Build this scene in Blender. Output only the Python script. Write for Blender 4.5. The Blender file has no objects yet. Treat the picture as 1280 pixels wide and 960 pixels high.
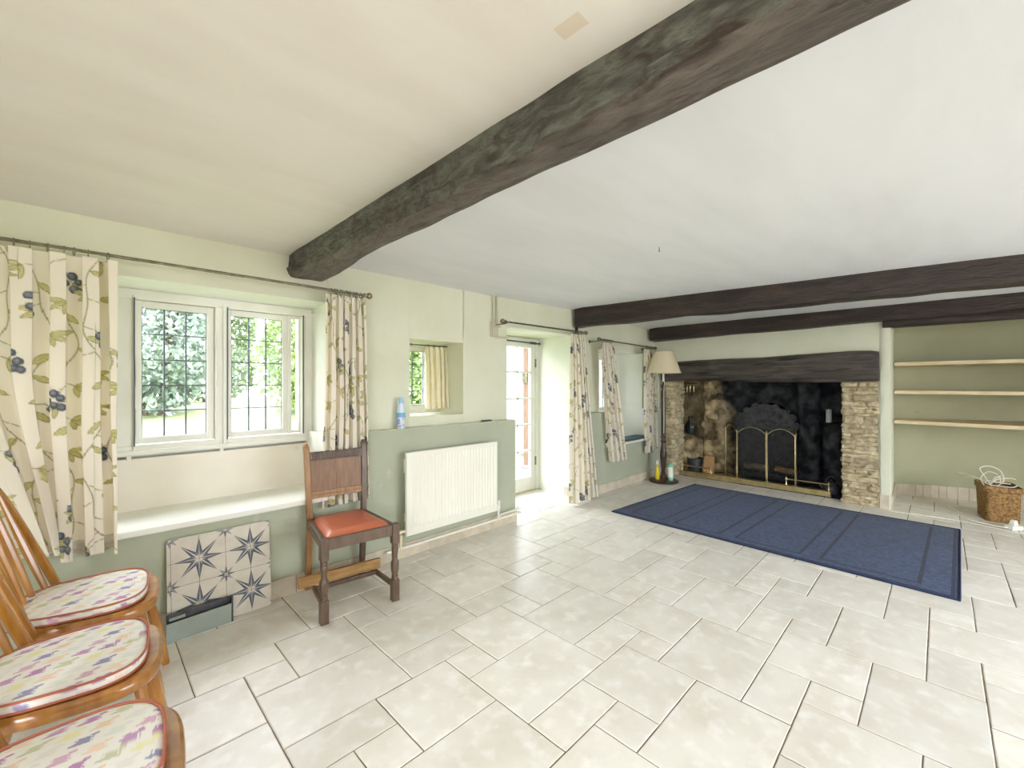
import bpy, bmesh, math, random
import numpy as np
from mathutils import Vector, Matrix, noise as mnoise

SC = bpy.context.scene
C = SC.collection
R = math.radians
PI = math.pi
rng = random.Random(7)

# ------------------------------------------------------------------ camera
cam_d = bpy.data.cameras.new('camera')
cam_d.sensor_fit = 'HORIZONTAL'
cam_d.sensor_width = 36.0
cam_d.lens = 535.0 / 1280.0 * 36.0
cam_d.clip_start = 0.02
cam = bpy.data.objects.new('camera', cam_d)
C.objects.link(cam)
cam.location = (0, 0, 1.27)
cam.rotation_euler = (R(90), 0, R(-45))
SC.camera = cam

# ------------------------------------------------------------------ light
SKY = 18.0
world = bpy.data.worlds.new('sky')
SC.world = world
world.use_nodes = True
wt = world.node_tree
wt.nodes.clear()
wo = wt.nodes.new('ShaderNodeOutputWorld')
wb = wt.nodes.new('ShaderNodeBackground')
wc = wt.nodes.new('ShaderNodeTexCoord')
wx = wt.nodes.new('ShaderNodeSeparateXYZ')
wr = wt.nodes.new('ShaderNodeValToRGB')
wr.color_ramp.elements[0].position = 0.0
wr.color_ramp.elements[0].color = (0.60, 0.61, 0.65, 1)
wr.color_ramp.elements[1].position = 0.8
wr.color_ramp.elements[1].color = (1.42, 1.45, 1.60, 1)
wt.links.new(wc.outputs['Generated'], wx.inputs[0])
wt.links.new(wx.outputs['Z'], wr.inputs[0])
wt.links.new(wr.outputs[0], wb.inputs['Color'])
wb.inputs['Strength'].default_value = SKY
wt.links.new(wb.outputs[0], wo.inputs['Surface'])


def portal(name, loc, rot, sx, sy):
    """sky portal in a window opening: guides sampling of the daylight that comes in there"""
    d = bpy.data.lights.new(name, 'AREA')
    d.shape = 'RECTANGLE'
    d.size = sx
    d.size_y = sy
    d.cycles.is_portal = True
    o = bpy.data.objects.new(name, d)
    C.objects.link(o)
    o.location = loc
    o.rotation_euler = rot


portal('window_daylight', (0.43, 3.34, 1.33), (R(-90), 0, 0), 1.5, 1.0)
portal('window_daylight', (2.03, 3.40, 1.32), (R(-90), 0, 0), 0.66, 0.7)
portal('door_daylight', (3.38, 3.56, 0.95), (R(-90), 0, 0), 1.1, 1.75)
portal('window_daylight', (4.81, 3.34, 1.10), (R(-90), 0, 0), 1.2, 1.2)
portal('window_daylight', (3.05, -3.22, 1.25), (R(90), 0, 0), 2.9, 1.6)  # portal of the added, unseen window in the right wall
portal('window_daylight', (-1.82, -1.0, 1.25), (0, R(-90), 0), 1.6, 2.5)  # portal of the added, unseen window behind the camera

SC.view_settings.view_transform = 'Standard'
SC.view_settings.look = 'None'
SC.view_settings.gamma = 1.0
SC.view_settings.exposure = -0.09
SC.view_settings.use_curve_mapping = False
SC.cycles.max_bounces = 14
SC.cycles.diffuse_bounces = 8
SC.cycles.transparent_max_bounces = 24
SC.cycles.caustics_reflective = False
SC.cycles.caustics_refractive = False
SC.cycles.sample_clamp_indirect = 6.0
SC.cycles.use_denoising = True


# ------------------------------------------------------------------ helpers
def lin(c):
    """sRGB 0..255 triple to linear"""
    o = []
    for v in c[:3]:
        v = v / 255.0
        o.append(v / 12.92 if v <= 0.04045 else ((v + 0.055) / 1.055) ** 2.4)
    return tuple(o)


class MB:
    """collects shapes, builds ONE mesh object"""

    def __init__(self):
        self.v = []
        self.f = []
        self.m = []
        self.fa = []      # per-face tone
        self.vc = None

    def add(self, vs, fs, m=0, tone=0.5):
        b = len(self.v)
        self.v.extend([tuple(p) for p in vs])
        for f in fs:
            self.f.append(tuple(i + b for i in f))
            self.m.append(m)
            self.fa.append(tone)

    def box(self, x0, x1, y0, y1, z0, z1, m=0, tone=0.5, T=None):
        vs = [(x0, y0, z0), (x1, y0, z0), (x1, y1, z0), (x0, y1, z0),
              (x0, y0, z1), (x1, y0, z1), (x1, y1, z1), (x0, y1, z1)]
        if T:
            vs = [T(p) for p in vs]
        fs = [(0, 3, 2, 1), (4, 5, 6, 7), (0, 1, 5, 4), (1, 2, 6, 5), (2, 3, 7, 6), (3, 0, 4, 7)]
        self.add(vs, fs, m, tone)

    def hexa(self, b4, t4, m=0, tone=0.5):
        fs = [(0, 3, 2, 1), (4, 5, 6, 7), (0, 1, 5, 4), (1, 2, 6, 5), (2, 3, 7, 6), (3, 0, 4, 7)]
        self.add(list(b4) + list(t4), fs, m, tone)

    def prism(self, poly, h0, h1, P, m=0, tone=0.5):
        """poly: 2-D points; P(a, b, h) -> 3-D"""
        n = len(poly)
        vs = [P(a, b, h0) for a, b in poly] + [P(a, b, h1) for a, b in poly]
        fs = [tuple(reversed(range(n))), tuple(range(n, 2 * n))]
        for i in range(n):
            j = (i + 1) % n
            fs.append((i, j, n + j, n + i))
        self.add(vs, fs, m, tone)

    def tube(self, pts, rad, n=10, m=0, closed=False, sx=1.0, tone=0.5, up=None):
        pts = [Vector(p) for p in pts]
        k = len(pts)
        rads = rad if isinstance(rad, (list, tuple)) else [rad] * k
        rings = []
        ref = None
        for i, p in enumerate(pts):
            if closed:
                t = pts[(i + 1) % k] - pts[i - 1]
            else:
                t = pts[min(i + 1, k - 1)] - pts[max(i - 1, 0)]
            if t.length < 1e-9:
                t = Vector((0, 0, 1))
            t.normalize()
            if ref is None:
                ref = Vector(up) if up else (Vector((0, 0, 1)) if abs(t.z) < 0.9 else Vector((1, 0, 0)))
            a = ref - t * ref.dot(t)
            if a.length < 1e-6:
                a = t.orthogonal()
            a.normalize()
            ref = a
            b = t.cross(a)
            rings.append([p + a * (math.cos(2 * PI * j / n) * rads[i] * sx) + b * (math.sin(2 * PI * j / n) * rads[i]) for j in range(n)])
        vs = [q for r in rings for q in r]
        fs = []
        for i in range(k if closed else k - 1):
            i2 = (i + 1) % k
            for j in range(n):
                j2 = (j + 1) % n
                fs.append((i * n + j, i * n + j2, i2 * n + j2, i2 * n + j))
        if not closed:
            fs.append(tuple(reversed(range(n))))
            fs.append(tuple(range((k - 1) * n, k * n)))
        self.add(vs, fs, m, tone)

    def lathe(self, prof, c=(0, 0, 0), n=20, m=0, T=None, tone=0.5, closed_prof=False):
        """prof: (radius, z) list"""
        vs = []
        k = len(prof)
        for r, z in prof:
            for j in range(n):
                a = 2 * PI * j / n
                p = (c[0] + r * math.cos(a), c[1] + r * math.sin(a), c[2] + z)
                vs.append(T(p) if T else p)
        fs = []
        for i in range(k if closed_prof else k - 1):
            i2 = (i + 1) % k
            for j in range(n):
                j2 = (j + 1) % n
                fs.append((i * n + j, i * n + j2, i2 * n + j2, i2 * n + j))
        if not closed_prof:
            fs.append(tuple(reversed(range(n))))
            fs.append(tuple(range((k - 1) * n, k * n)))
        self.add(vs, fs, m, tone)

    def ball(self, c, r, n=14, m=0, s=(1, 1, 1)):
        prof = []
        for i in range(1, n // 2):
            a = PI * i / (n // 2)
            prof.append((r * math.sin(a), -r * math.cos(a)))
        prof = [(r * 0.02, -r)] + prof + [(r * 0.02, r)]
        cx, cy, cz = c
        self.lathe(prof, (0, 0, 0), n, m, T=lambda p: (cx + p[0] * s[0], cy + p[1] * s[1], cz + p[2] * s[2]))

    def grid(self, fn, nu, nv, m=0, wrap=False):
        b = len(self.v)
        for i in range(nu):
            for j in range(nv):
                self.v.append(tuple(fn(i / (nu - 1), j / (nv - 1))))
        for i in range(nu - 1):
            for j in range(nv - 1):
                self.f.append((b + i * nv + j, b + (i + 1) * nv + j, b + (i + 1) * nv + j + 1, b + i * nv + j + 1))
                self.m.append(m)
                self.fa.append(0.5)

    def stone(self, x0, x1, y0, y1, z0, z1, m=0, tone=0.5, rough=0.006, seed=0, q=3):
        """a rough rounded block"""
        c = Vector(((x0 + x1) / 2, (y0 + y1) / 2, (z0 + z1) / 2))
        h = Vector(((x1 - x0) / 2, (y1 - y0) / 2, (z1 - z0) / 2))
        rr = min(h) * 0.7
        idx = {}
        vs = []
        fs = []

        def key(a, b, cc):
            k = (a, b, cc)
            if k not in idx:
                u = Vector((a / q * 2 - 1, b / q * 2 - 1, cc / q * 2 - 1))
                p = Vector((u.x * h.x, u.y * h.y, u.z * h.z))
                inner = Vector([max(-(h[i] - rr), min(h[i] - rr, p[i])) for i in range(3)])
                d = p - inner
                if d.length > rr:
                    d = d.normalized() * rr
                p = inner + d
                w = c + p
                nv = mnoise.noise_vector(w * 14 + Vector((seed, 0, 0)))
                w = w + nv * rough * 1.4 + mnoise.noise_vector(w * 45) * rough * 0.5
                idx[k] = len(vs)
                vs.append(w)
            return idx[k]
        for a in range(q):
            for b in range(q):
                fs.append((key(a, b, 0), key(a, b + 1, 0), key(a + 1, b + 1, 0), key(a + 1, b, 0)))
                fs.append((key(a, b, q), key(a + 1, b, q), key(a + 1, b + 1, q), key(a, b + 1, q)))
                fs.append((key(a, 0, b), key(a + 1, 0, b), key(a + 1, 0, b + 1), key(a, 0, b + 1)))
                fs.append((key(a, q, b), key(a, q, b + 1), key(a + 1, q, b + 1), key(a + 1, q, b)))
                fs.append((key(0, a, b), key(0, a, b + 1), key(0, a + 1, b + 1), key(0, a + 1, b)))
                fs.append((key(q, a, b), key(q, a + 1, b), key(q, a + 1, b + 1), key(q, a, b + 1)))
        self.add(vs, fs, m, tone)

    def build(self, name, mats, parent=None, off=(0, 0, 0), smooth=True, angle=35, bevel=0, seg=2, solid=0):
        me = bpy.data.meshes.new(name)
        vs = [(p[0] - off[0], p[1] - off[1], p[2] - off[2]) for p in self.v]
        me.from_pydata(vs, [], self.f)
        if not isinstance(mats, (list, tuple)):
            mats = [mats]
        for mm in mats:
            me.materials.append(mm)
        me.polygons.foreach_set('material_index', self.m)
        at = me.attributes.new('tone', 'FLOAT', 'FACE')
        at.data.foreach_set('value', self.fa)
        if self.vc is not None:
            ca = me.color_attributes.new('print', 'FLOAT_COLOR', 'POINT')
            ca.data.foreach_set('color', np.asarray(self.vc, dtype=np.float32).ravel())
        me.validate()
        bm = bmesh.new()
        bm.from_mesh(me)
        bmesh.ops.recalc_face_normals(bm, faces=bm.faces)
        bm.to_mesh(me)
        bm.free()
        if smooth:
            me.polygons.foreach_set('use_smooth', [True] * len(me.polygons))
            me.set_sharp_from_angle(angle=R(angle))
        me.update()
        o = bpy.data.objects.new(name, me)
        C.objects.link(o)
        if parent is not None:
            o.parent = parent
        else:
            o.location = off
        if bevel:
            b = o.modifiers.new('bevel', 'BEVEL')
            b.width = bevel
            b.segments = seg
            b.limit_method = 'ANGLE'
            b.angle_limit = R(40)
        if solid:
            s = o.modifiers.new('solid', 'SOLIDIFY')
            s.thickness = solid
            s.offset = 0
        return o


def tag(o, label, cat, group=None, kind=None):
    if label:
        o['label'] = label
    if cat:
        o['category'] = cat
    if group:
        o['group'] = group
    if kind:
        o['kind'] = kind
    return o


def struct(o):
    o['kind'] = 'structure'
    return o


def thing(name, label, cat, loc=(0, 0, 0), rz=0, group=None):
    o = bpy.data.objects.new(name, None)
    o.empty_display_size = 0.1
    C.objects.link(o)
    o.location = loc
    o.rotation_euler = (0, 0, rz)
    return tag(o, label, cat, group)


def dup(root, loc, rz, label=None):
    r = root.copy()
    C.objects.link(r)
    r.location = loc
    r.rotation_euler = (0, 0, rz)
    if label:
        r['label'] = label
    for ch in list(root.children):
        c = ch.copy()
        C.objects.link(c)
        c.parent = r
        for g in list(ch.children):
            d = g.copy()
            C.objects.link(d)
            d.parent = c
    return r


# ------------------------------------------------------------------ materials
def mat(name, col, rough=0.6, col2=None, scale=5.0, detail=6.0, lo=0.35, hi=0.65, stretch=(1, 1, 1),
        bump=0.0, bscale=30.0, bdist=0.01, metal=0.0, spec=0.5, tone=0.0, col3=None, scale3=2.0, lo3=0.5, hi3=0.7,
        print_attr=False, transl=0.0, coat=0.0, dist=0.0, sheen=0.0):
    m = bpy.data.materials.new(name)
    m.use_nodes = True
    t = m.node_tree
    N, L = t.nodes, t.links
    p = N['Principled BSDF']
    p.inputs['Roughness'].default_value = rough
    p.inputs['Metallic'].default_value = metal
    p.inputs['Specular IOR Level'].default_value = spec
    if coat:
        p.inputs['Coat Weight'].default_value = coat
        p.inputs['Coat Roughness'].default_value = 0.15
    if sheen:
        p.inputs['Sheen Weight'].default_value = sheen
    tc = N.new('ShaderNodeTexCoord')
    mp = N.new('ShaderNodeMapping')
    mp.inputs['Scale'].default_value = stretch
    L.new(tc.outputs['Object'], mp.inputs['Vector'])
    cur = None
    base = lin(col) + (1,)
    p.inputs['Base Color'].default_value = base

    def mixc(a, b, fac, mode='MIX'):
        x = N.new('ShaderNodeMix')
        x.data_type = 'RGBA'
        x.blend_type = mode
        for s, v in ((x.inputs['A'], a), (x.inputs['B'], b), (x.inputs['Factor'], fac)):
            if isinstance(v, (tuple, float, int)):
                s.default_value = v
            else:
                L.new(v, s)
        return x.outputs['Result']

    def noisefac(sc, l, h, dt=detail):
        n = N.new('ShaderNodeTexNoise')
        n.inputs['Scale'].default_value = sc
        n.inputs['Detail'].default_value = dt
        n.inputs['Distortion'].default_value = dist
        L.new(mp.outputs[0], n.inputs['Vector'])
        r = N.new('ShaderNodeMapRange')
        r.inputs['From Min'].default_value = l
        r.inputs['From Max'].default_value = h
        L.new(n.outputs['Fac'], r.inputs['Value'])
        return r.outputs[0]
    cur = base
    if print_attr:
        a = N.new('ShaderNodeAttribute')
        a.attribute_name = 'print'
        cur = a.outputs['Color']
    if col2:
        cur = mixc(cur, lin(col2) + (1,), noisefac(scale, lo, hi))
    if col3:
        cur = mixc(cur, lin(col3) + (1,), noisefac(scale3, lo3, hi3))
    if tone:
        a = N.new('ShaderNodeAttribute')
        a.attribute_name = 'tone'
        mr = N.new('ShaderNodeMapRange')
        mr.inputs['To Min'].default_value = 1 - tone
        mr.inputs['To Max'].default_value = 1 + tone
        L.new(a.outputs['Fac'], mr.inputs['Value'])
        vm = N.new('ShaderNodeVectorMath')
        vm.operation = 'SCALE'
        if isinstance(cur, tuple):
            vm.inputs[0].default_value = cur[:3]
        else:
            L.new(cur, vm.inputs[0])
        L.new(mr.outputs[0], vm.inputs['Scale'])
        cur = vm.outputs[0]
    if not isinstance(cur, tuple):
        L.new(cur, p.inputs['Base Color'])
    if bump:
        n = N.new('ShaderNodeTexNoise')
        n.inputs['Scale'].default_value = bscale
        n.inputs['Detail'].default_value = 6
        L.new(mp.outputs[0], n.inputs['Vector'])
        b = N.new('ShaderNodeBump')
        b.inputs['Strength'].default_value = bump
        b.inputs['Distance'].default_value = bdist
        L.new(n.outputs['Fac'], b.inputs['Height'])
        L.new(b.outputs[0], p.inputs['Normal'])
    if transl:
        tr = N.new('ShaderNodeBsdfTranslucent')
        if isinstance(cur, tuple):
            tr.inputs['Color'].default_value = cur
        else:
            L.new(cur, tr.inputs['Color'])
        mx = N.new('ShaderNodeMixShader')
        mx.inputs[0].default_value = transl
        L.new(p.outputs[0], mx.inputs[1])
        L.new(tr.outputs[0], mx.inputs[2])
        L.new(mx.outputs[0], N['Material Output'].inputs['Surface'])
    return m


def glass_mat(name, tint=(0.97, 0.99, 0.98), refl=0.012):
    m = bpy.data.materials.new(name)
    m.use_nodes = True
    t = m.node_tree
    t.nodes.clear()
    o = t.nodes.new('ShaderNodeOutputMaterial')
    tr = t.nodes.new('ShaderNodeBsdfTransparent')
    tr.inputs[0].default_value = tint + (1,)
    g = t.nodes.new('ShaderNodeBsdfGlossy')
    g.inputs['Roughness'].default_value = 0.02
    mx = t.nodes.new('ShaderNodeMixShader')
    mx.inputs[0].default_value = refl
    t.links.new(tr.outputs[0], mx.inputs[1])
    t.links.new(g.outputs[0], mx.inputs[2])
    t.links.new(mx.outputs[0], o.inputs[0])
    return m


M_WALL = mat('cream_green_plaster', (219, 219, 200), 0.9, (212, 212, 191), 2.5, bump=0.12, bscale=9, bdist=0.02, spec=0.2)
M_DADO = mat('sage_paint', (176, 180, 160), 0.8, (169, 173, 153), 3.0, bump=0.12, bscale=9, bdist=0.02, spec=0.3,
             col3=(192, 192, 174), scale3=6, lo3=0.66, hi3=0.75)
M_WHITE = mat('white_gloss_paint', (236, 236, 230), 0.4, (228, 226, 218), 4.0, spec=0.4)
M_REVEAL = mat('white_reveal_plaster', (228, 229, 222), 0.8, (222, 223, 212), 3, bump=0.1, bscale=10, bdist=0.02, spec=0.2)
M_CREAMP = mat('cream_panel_paint', (238, 232, 222), 0.5, (230, 222, 210), 3, spec=0.35, col3=(196, 186, 160), scale3=9, lo3=0.72, hi3=0.8)
M_TILE = mat('stone_floor_tile', (226, 222, 214), 0.34, (212, 205, 193), 5.0, lo=0.4, hi=0.75, tone=0.07, bump=0.10, bscale=26, bdist=0.006,
             col3=(234, 231, 226), scale3=13, lo3=0.5, hi3=0.7, spec=0.45)
M_GROUT = mat('grout', (140, 126, 108), 0.95, (112, 98, 80), 8.0, spec=0.1)
M_SKIRT = mat('beige_skirting_tile', (208, 198, 180), 0.45, (192, 180, 160), 12, tone=0.06, spec=0.4)
M_BEAMG = mat('weathered_grey_oak', (66, 64, 57), 0.65, (112, 113, 102), 9, lo=0.38, hi=0.72, stretch=(2.6, 1.0, 2.6), bump=1.0, bscale=26, bdist=0.02,
              col3=(58, 46, 38), scale3=7, lo3=0.52, hi3=0.72, spec=0.3, dist=1.2)
M_BEAMB = mat('brown_oak_underside', (76, 68, 62), 0.6, (104, 95, 87), 9, lo=0.36, hi=0.72, stretch=(2.6, 0.8, 2.6), bump=0.9, bscale=30, bdist=0.015,
              col3=(52, 38, 32), scale3=8, lo3=0.54, hi3=0.7, spec=0.4, dist=0.8)
M_BEAMD = mat('dark_stained_oak', (45, 38, 36), 0.5, (68, 54, 47), 4.0, lo=0.4, hi=0.7, stretch=(5, 0.8, 5), bump=0.7, bscale=16, bdist=0.02,
              col3=(38, 30, 26), scale3=3, lo3=0.5, hi3=0.65, spec=0.4, dist=0.5)
M_LINTEL = mat('charred_oak_lintel', (72, 66, 62), 0.45, (102, 94, 86), 4.0, lo=0.4, hi=0.7, stretch=(6, 0.7, 6), bump=0.9, bscale=14, bdist=0.02,
               col3=(46, 40, 36), scale3=3, lo3=0.5, hi3=0.65, spec=0.45, dist=0.5)
M_STONE = mat('limestone_rubble', (202, 188, 158), 0.9, (152, 135, 106), 16, lo=0.38, hi=0.72, tone=0.15, bump=0.8, bscale=40, bdist=0.015,
              col3=(214, 202, 172), scale3=17, lo3=0.55, hi3=0.7, spec=0.15)
M_MORTAR = mat('lime_mortar', (184, 169, 138), 0.95, (152, 136, 108), 14, bump=0.8, bscale=40, bdist=0.015, spec=0.1)
M_BRASS = mat('brass', (226, 210, 164), 0.28, (206, 184, 132), 20, metal=1.0)
M_STEEL = mat('dull_pewter_metal', (150, 142, 124), 0.35, (118, 110, 92), 25, metal=1.0)
M_IRON = mat('black_cast_iron', (46, 47, 51), 0.4, (74, 75, 78), 16, bump=0.5, bscale=60, bdist=0.006, spec=0.5)
M_LEAD = mat('lead_came', (92, 98, 108), 0.5, metal=0.3)
M_GLASS = glass_mat('window_glass')
M_PINE = mat('honey_varnished_beech', (180, 124, 54), 0.22, (152, 98, 38), 5, stretch=(5, 5, 1.0), coat=0.7, spec=0.5)
M_OAK = mat('dark_oak_chair', (106, 84, 67), 0.34, (80, 62, 50), 8, stretch=(6, 6, 0.8), bump=0.15, bscale=40, bdist=0.003, spec=0.5)
M_OAKL = mat('mid_oak_chair', (160, 118, 72), 0.36, (130, 92, 54), 8, stretch=(6, 6, 0.8), spec=0.5)
M_OAKP = mat('oak_back_panel', (136, 100, 70), 0.4, (116, 84, 58), 10, stretch=(8, 8, 0.7), spec=0.45)
M_LEATHER = mat('red_leather', (196, 112, 82), 0.34, (182, 96, 70), 7, bump=0.12, bscale=150, bdist=0.002, spec=0.5)
M_PLANK = mat('raw_pine_batten', (176, 138, 86), 0.7, (146, 108, 62), 9, stretch=(1, 6, 6))
M_SHELF = mat('pine_shelf', (222, 206, 170), 0.6, (204, 184, 146), 6, stretch=(5, 1, 5))
M_RAD = mat('radiator_enamel', (238, 236, 226), 0.35, (233, 230, 219), 3, spec=0.5)
M_PLASTIC = mat('white_plastic', (232, 230, 224), 0.35)
M_CABLE = mat('white_cable', (226, 222, 208), 0.45)
M_BLACK = mat('black_void', (24, 24, 26), 0.6)
M_CURT = mat('printed_curtain_linen', (230, 220, 200), 0.85, print_attr=True, transl=0.36, bump=0.1, bscale=500, bdist=0.001, spec=0.1)
M_CURTP = mat('cream_curtain_linen', (246, 242, 226), 0.85, (241, 234, 212), 20, transl=0.45, spec=0.1)
M_CUSH = mat('printed_cushion_cotton', (230, 224, 214), 0.85, print_attr=True, spec=0.1, bump=0.1, bscale=400, bdist=0.001)
M_PIPING = mat('rust_piping_cord', (176, 104, 84), 0.8)
M_SOCKET = M_PLASTIC


def node_mat(name):
    m = bpy.data.materials.new(name)
    m.use_nodes = True
    return m, m.node_tree.nodes, m.node_tree.links, m.node_tree.nodes['Principled BSDF']


def math_node(N, L, op, a, b=None, c=None):
    n = N.new('ShaderNodeMath')
    n.operation = op
    for i, v in enumerate((a, b, c)):
        if v is None:
            continue
        if isinstance(v, (int, float)):
            n.inputs[i].default_value = v
        else:
            L.new(v, n.inputs[i])
    return n.outputs[0]


def mix_col(N, L, fac, a, b):
    x = N.new('ShaderNodeMix')
    x.data_type = 'RGBA'
    for s, v in ((x.inputs['Factor'], fac), (x.inputs['A'], a), (x.inputs['B'], b)):
        if isinstance(v, (tuple, float, int)):
            s.default_value = v
        else:
            L.new(v, s)
    return x.outputs['Result']


# ceiling paint: cream side, white side, one damp stain
M_CEIL, N, L, P = node_mat('ceiling_limewash')
tc = N.new('ShaderNodeTexCoord')
sx = N.new('ShaderNodeSeparateXYZ')
L.new(tc.outputs['Object'], sx.inputs[0])
side = math_node(N, L, 'GREATER_THAN', sx.outputs['X'], 0.98)
nz = N.new('ShaderNodeTexNoise')
nz.inputs['Scale'].default_value = 2.2
nz.inputs['Detail'].default_value = 7
mp = N.new('ShaderNodeMapping')
mp.inputs['Scale'].default_value = (0.6, 2.2, 1)
L.new(tc.outputs['Object'], mp.inputs[0])
L.new(mp.outputs[0], nz.inputs['Vector'])
mr = N.new('ShaderNodeMapRange')
mr.inputs['From Min'].default_value = 0.4
mr.inputs['From Max'].default_value = 0.7
L.new(nz.outputs['Fac'], mr.inputs[0])
warm = mix_col(N, L, mr.outputs[0], lin((228, 223, 216)) + (1,), lin((222, 215, 207)) + (1,))
cool = mix_col(N, L, mr.outputs[0], lin((226, 227, 231)) + (1,), lin((219, 220, 223)) + (1,))
cc = mix_col(N, L, side, warm, cool)
# the rhombic stain beside the big beam
ux = math_node(N, L, 'ABSOLUTE', math_node(N, L, 'SUBTRACT', sx.outputs['X'], 0.785))
uy = math_node(N, L, 'ABSOLUTE', math_node(N, L, 'SUBTRACT', sx.outputs['Y'], 0.595))
st = math_node(N, L, 'MULTIPLY', math_node(N, L, 'LESS_THAN', ux, 0.022), math_node(N, L, 'LESS_THAN', uy, 0.035))
st = math_node(N, L, 'MULTIPLY', st, 0.5)
cc = mix_col(N, L, st, cc, lin((206, 184, 152)) + (1,))
L.new(cc, P.inputs['Base Color'])
P.inputs['Roughness'].default_value = 0.9
P.inputs['Specular IOR Level'].default_value = 0.1
bn = N.new('ShaderNodeTexNoise')
bn.inputs['Scale'].default_value = 6
bn.inputs['Detail'].default_value = 5
L.new(tc.outputs['Object'], bn.inputs['Vector'])
bb = N.new('ShaderNodeBump')
bb.inputs['Strength'].default_value = 0.08
bb.inputs['Distance'].default_value = 0.015
L.new(bn.outputs['Fac'], bb.inputs['Height'])
L.new(bb.outputs[0], P.inputs['Normal'])

# hearth wall: brown stone on the left, soot over the rest (a stain that stays put)
M_SOOT, N, L, P = node_mat('sooted_hearth_wall')
tc = N.new('ShaderNodeTexCoord')
sx = N.new('ShaderNodeSeparateXYZ')
L.new(tc.outputs['Object'], sx.inputs[0])
n1 = N.new('ShaderNodeTexNoise')
n1.inputs['Scale'].default_value = 7
n1.inputs['Detail'].default_value = 8
L.new(tc.outputs['Object'], n1.inputs['Vector'])
n2 = N.new('ShaderNodeTexNoise')
n2.inputs['Scale'].default_value = 3
n2.inputs['Detail'].default_value = 6
L.new(tc.outputs['Object'], n2.inputs['Vector'])
br = N.new('ShaderNodeValToRGB')
br.color_ramp.elements[0].position = 0.35
br.color_ramp.elements[0].color = lin((92, 78, 56)) + (1,)
br.color_ramp.elements[1].position = 0.68
br.color_ramp.elements[1].color = lin((204, 182, 140)) + (1,)
L.new(n1.outputs['Fac'], br.inputs[0])
bl = N.new('ShaderNodeValToRGB')
bl.color_ramp.elements[0].position = 0.4
bl.color_ramp.elements[0].color = lin((22, 23, 26)) + (1,)
bl.color_ramp.elements[1].position = 0.75
bl.color_ramp.elements[1].color = lin((84, 87, 90)) + (1,)
L.new(n1.outputs['Fac'], bl.inputs[0])
# soot boundary: runs down the wall, wavering
e = math_node(N, L, 'ADD', sx.outputs['Y'], math_node(N, L, 'MULTIPLY', n2.outputs['Fac'], 0.5))
e = math_node(N, L, 'SUBTRACT', e, math_node(N, L, 'MULTIPLY', sx.outputs['Z'], 0.30))
mr = N.new('ShaderNodeMapRange')
mr.inputs['From Min'].default_value = 2.05
mr.inputs['From Max'].default_value = 2.25
L.new(e, mr.inputs[0])
cc = mix_col(N, L, mr.outputs[0], bl.outputs[0], br.outputs[0])
L.new(cc, P.inputs['Base Color'])
P.inputs['Roughness'].default_value = 0.8
P.inputs['Specular IOR Level'].default_value = 0.3
bb = N.new('ShaderNodeBump')
bb.inputs['Strength'].default_value = 0.9
bb.inputs['Distance'].default_value = 0.03
L.new(n1.outputs['Fac'], bb.inputs['Height'])
L.new(bb.outputs[0], P.inputs['Normal'])

# ------------------------------------------------------------------ floor: four-size modular pattern
UX, UY = 0.1715, 0.1745
GX, GY = 1.862, 0.74
CELL = [(0, -1, 3, 2), (0, -2, 2, 1), (0, 1, 1, 1), (1, 1, 2, 2)]
fm = MB()
trng = random.Random(3)


def clip_tile(x0, x1, y0, y1):
    x0 = max(x0, -1.7)
    x1 = min(x1, 7.0)
    y0 = max(y0, -3.1)
    if x1 > 2.75 and x0 < 3.95:
        y1 = min(y1, 3.44)
    else:
        y1 = min(y1, 2.84)
    return x0, x1, y0, y1


g = 0.0022
for a in range(-40, 41):
    for b in range(-40, 41):
        oi, oj = 3 * a + b, a - 4 * b
        for (dx, dy, w, h) in CELL:
            i0, j0 = oi + dx, oj + dy
            x0, x1, y0, y1 = clip_tile(GX + i0 * UX, GX + (i0 + w) * UX, GY + j0 * UY, GY + (j0 + h) * UY)
            if x1 - x0 < 0.03 or y1 - y0 < 0.03:
                continue
            tone = trng.random()
            dz = trng.uniform(-0.0006, 0.0006)
            gg = [g * trng.uniform(0.75, 1.35) for _ in range(4)]
            X0, X1, Y0, Y1 = x0 + gg[0], x1 - gg[1], y0 + gg[2], y1 - gg[3]
            # slightly wavering riven edge
            def edge(p, q, n):
                out = []
                for k in range(n):
                    t = k / n
                    x = p[0] + (q[0] - p[0]) * t
                    y = p[1] + (q[1] - p[1]) * t
                    s = 0.0011
                    v = mnoise.noise_vector(Vector((x * 23, y * 23, 1.7)))
                    out.append((x + v.x * s, y + v.y * s))
                return out
            nn = lambda d: max(3, int(d / 0.035))
            ring = edge((X0, Y0), (X1, Y0), nn(X1 - X0)) + edge((X1, Y0), (X1, Y1), nn(Y1 - Y0)) + \
                edge((X1, Y1), (X0, Y1), nn(X1 - X0)) + edge((X0, Y1), (X0, Y0), nn(Y1 - Y0))
            cx, cy = (X0 + X1) / 2, (Y0 + Y1) / 2
            k = len(ring)
            ins = []
            for (x, y) in ring:
                dx_, dy_ = cx - x, cy - y
                l = math.hypot(dx_, dy_)
                ins.append((x + dx_ / l * 0.004, y + dy_ / l * 0.004))
            vs = [(x, y, -0.006) for x, y in ring] + [(x, y, -0.0022 + dz) for x, y in ring] + [(x, y, dz) for x, y in ins]
            fs = []
            for q in range(k):
                q2 = (q + 1) % k
                fs.append((q, q2, k + q2, k + q))
                fs.append((k + q, k + q2, 2 * k + q2, 2 * k + q))
            fs.append(tuple(range(2 * k, 3 * k)))
            fm.add(vs, fs, 0, tone)
fm.box(-1.7, 7.1, -3.1, 3.5, -0.08, -0.0035, 1)
floor = struct(fm.build('floor', [M_TILE, M_GROUT], smooth=False))

# ------------------------------------------------------------------ ceiling


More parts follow.
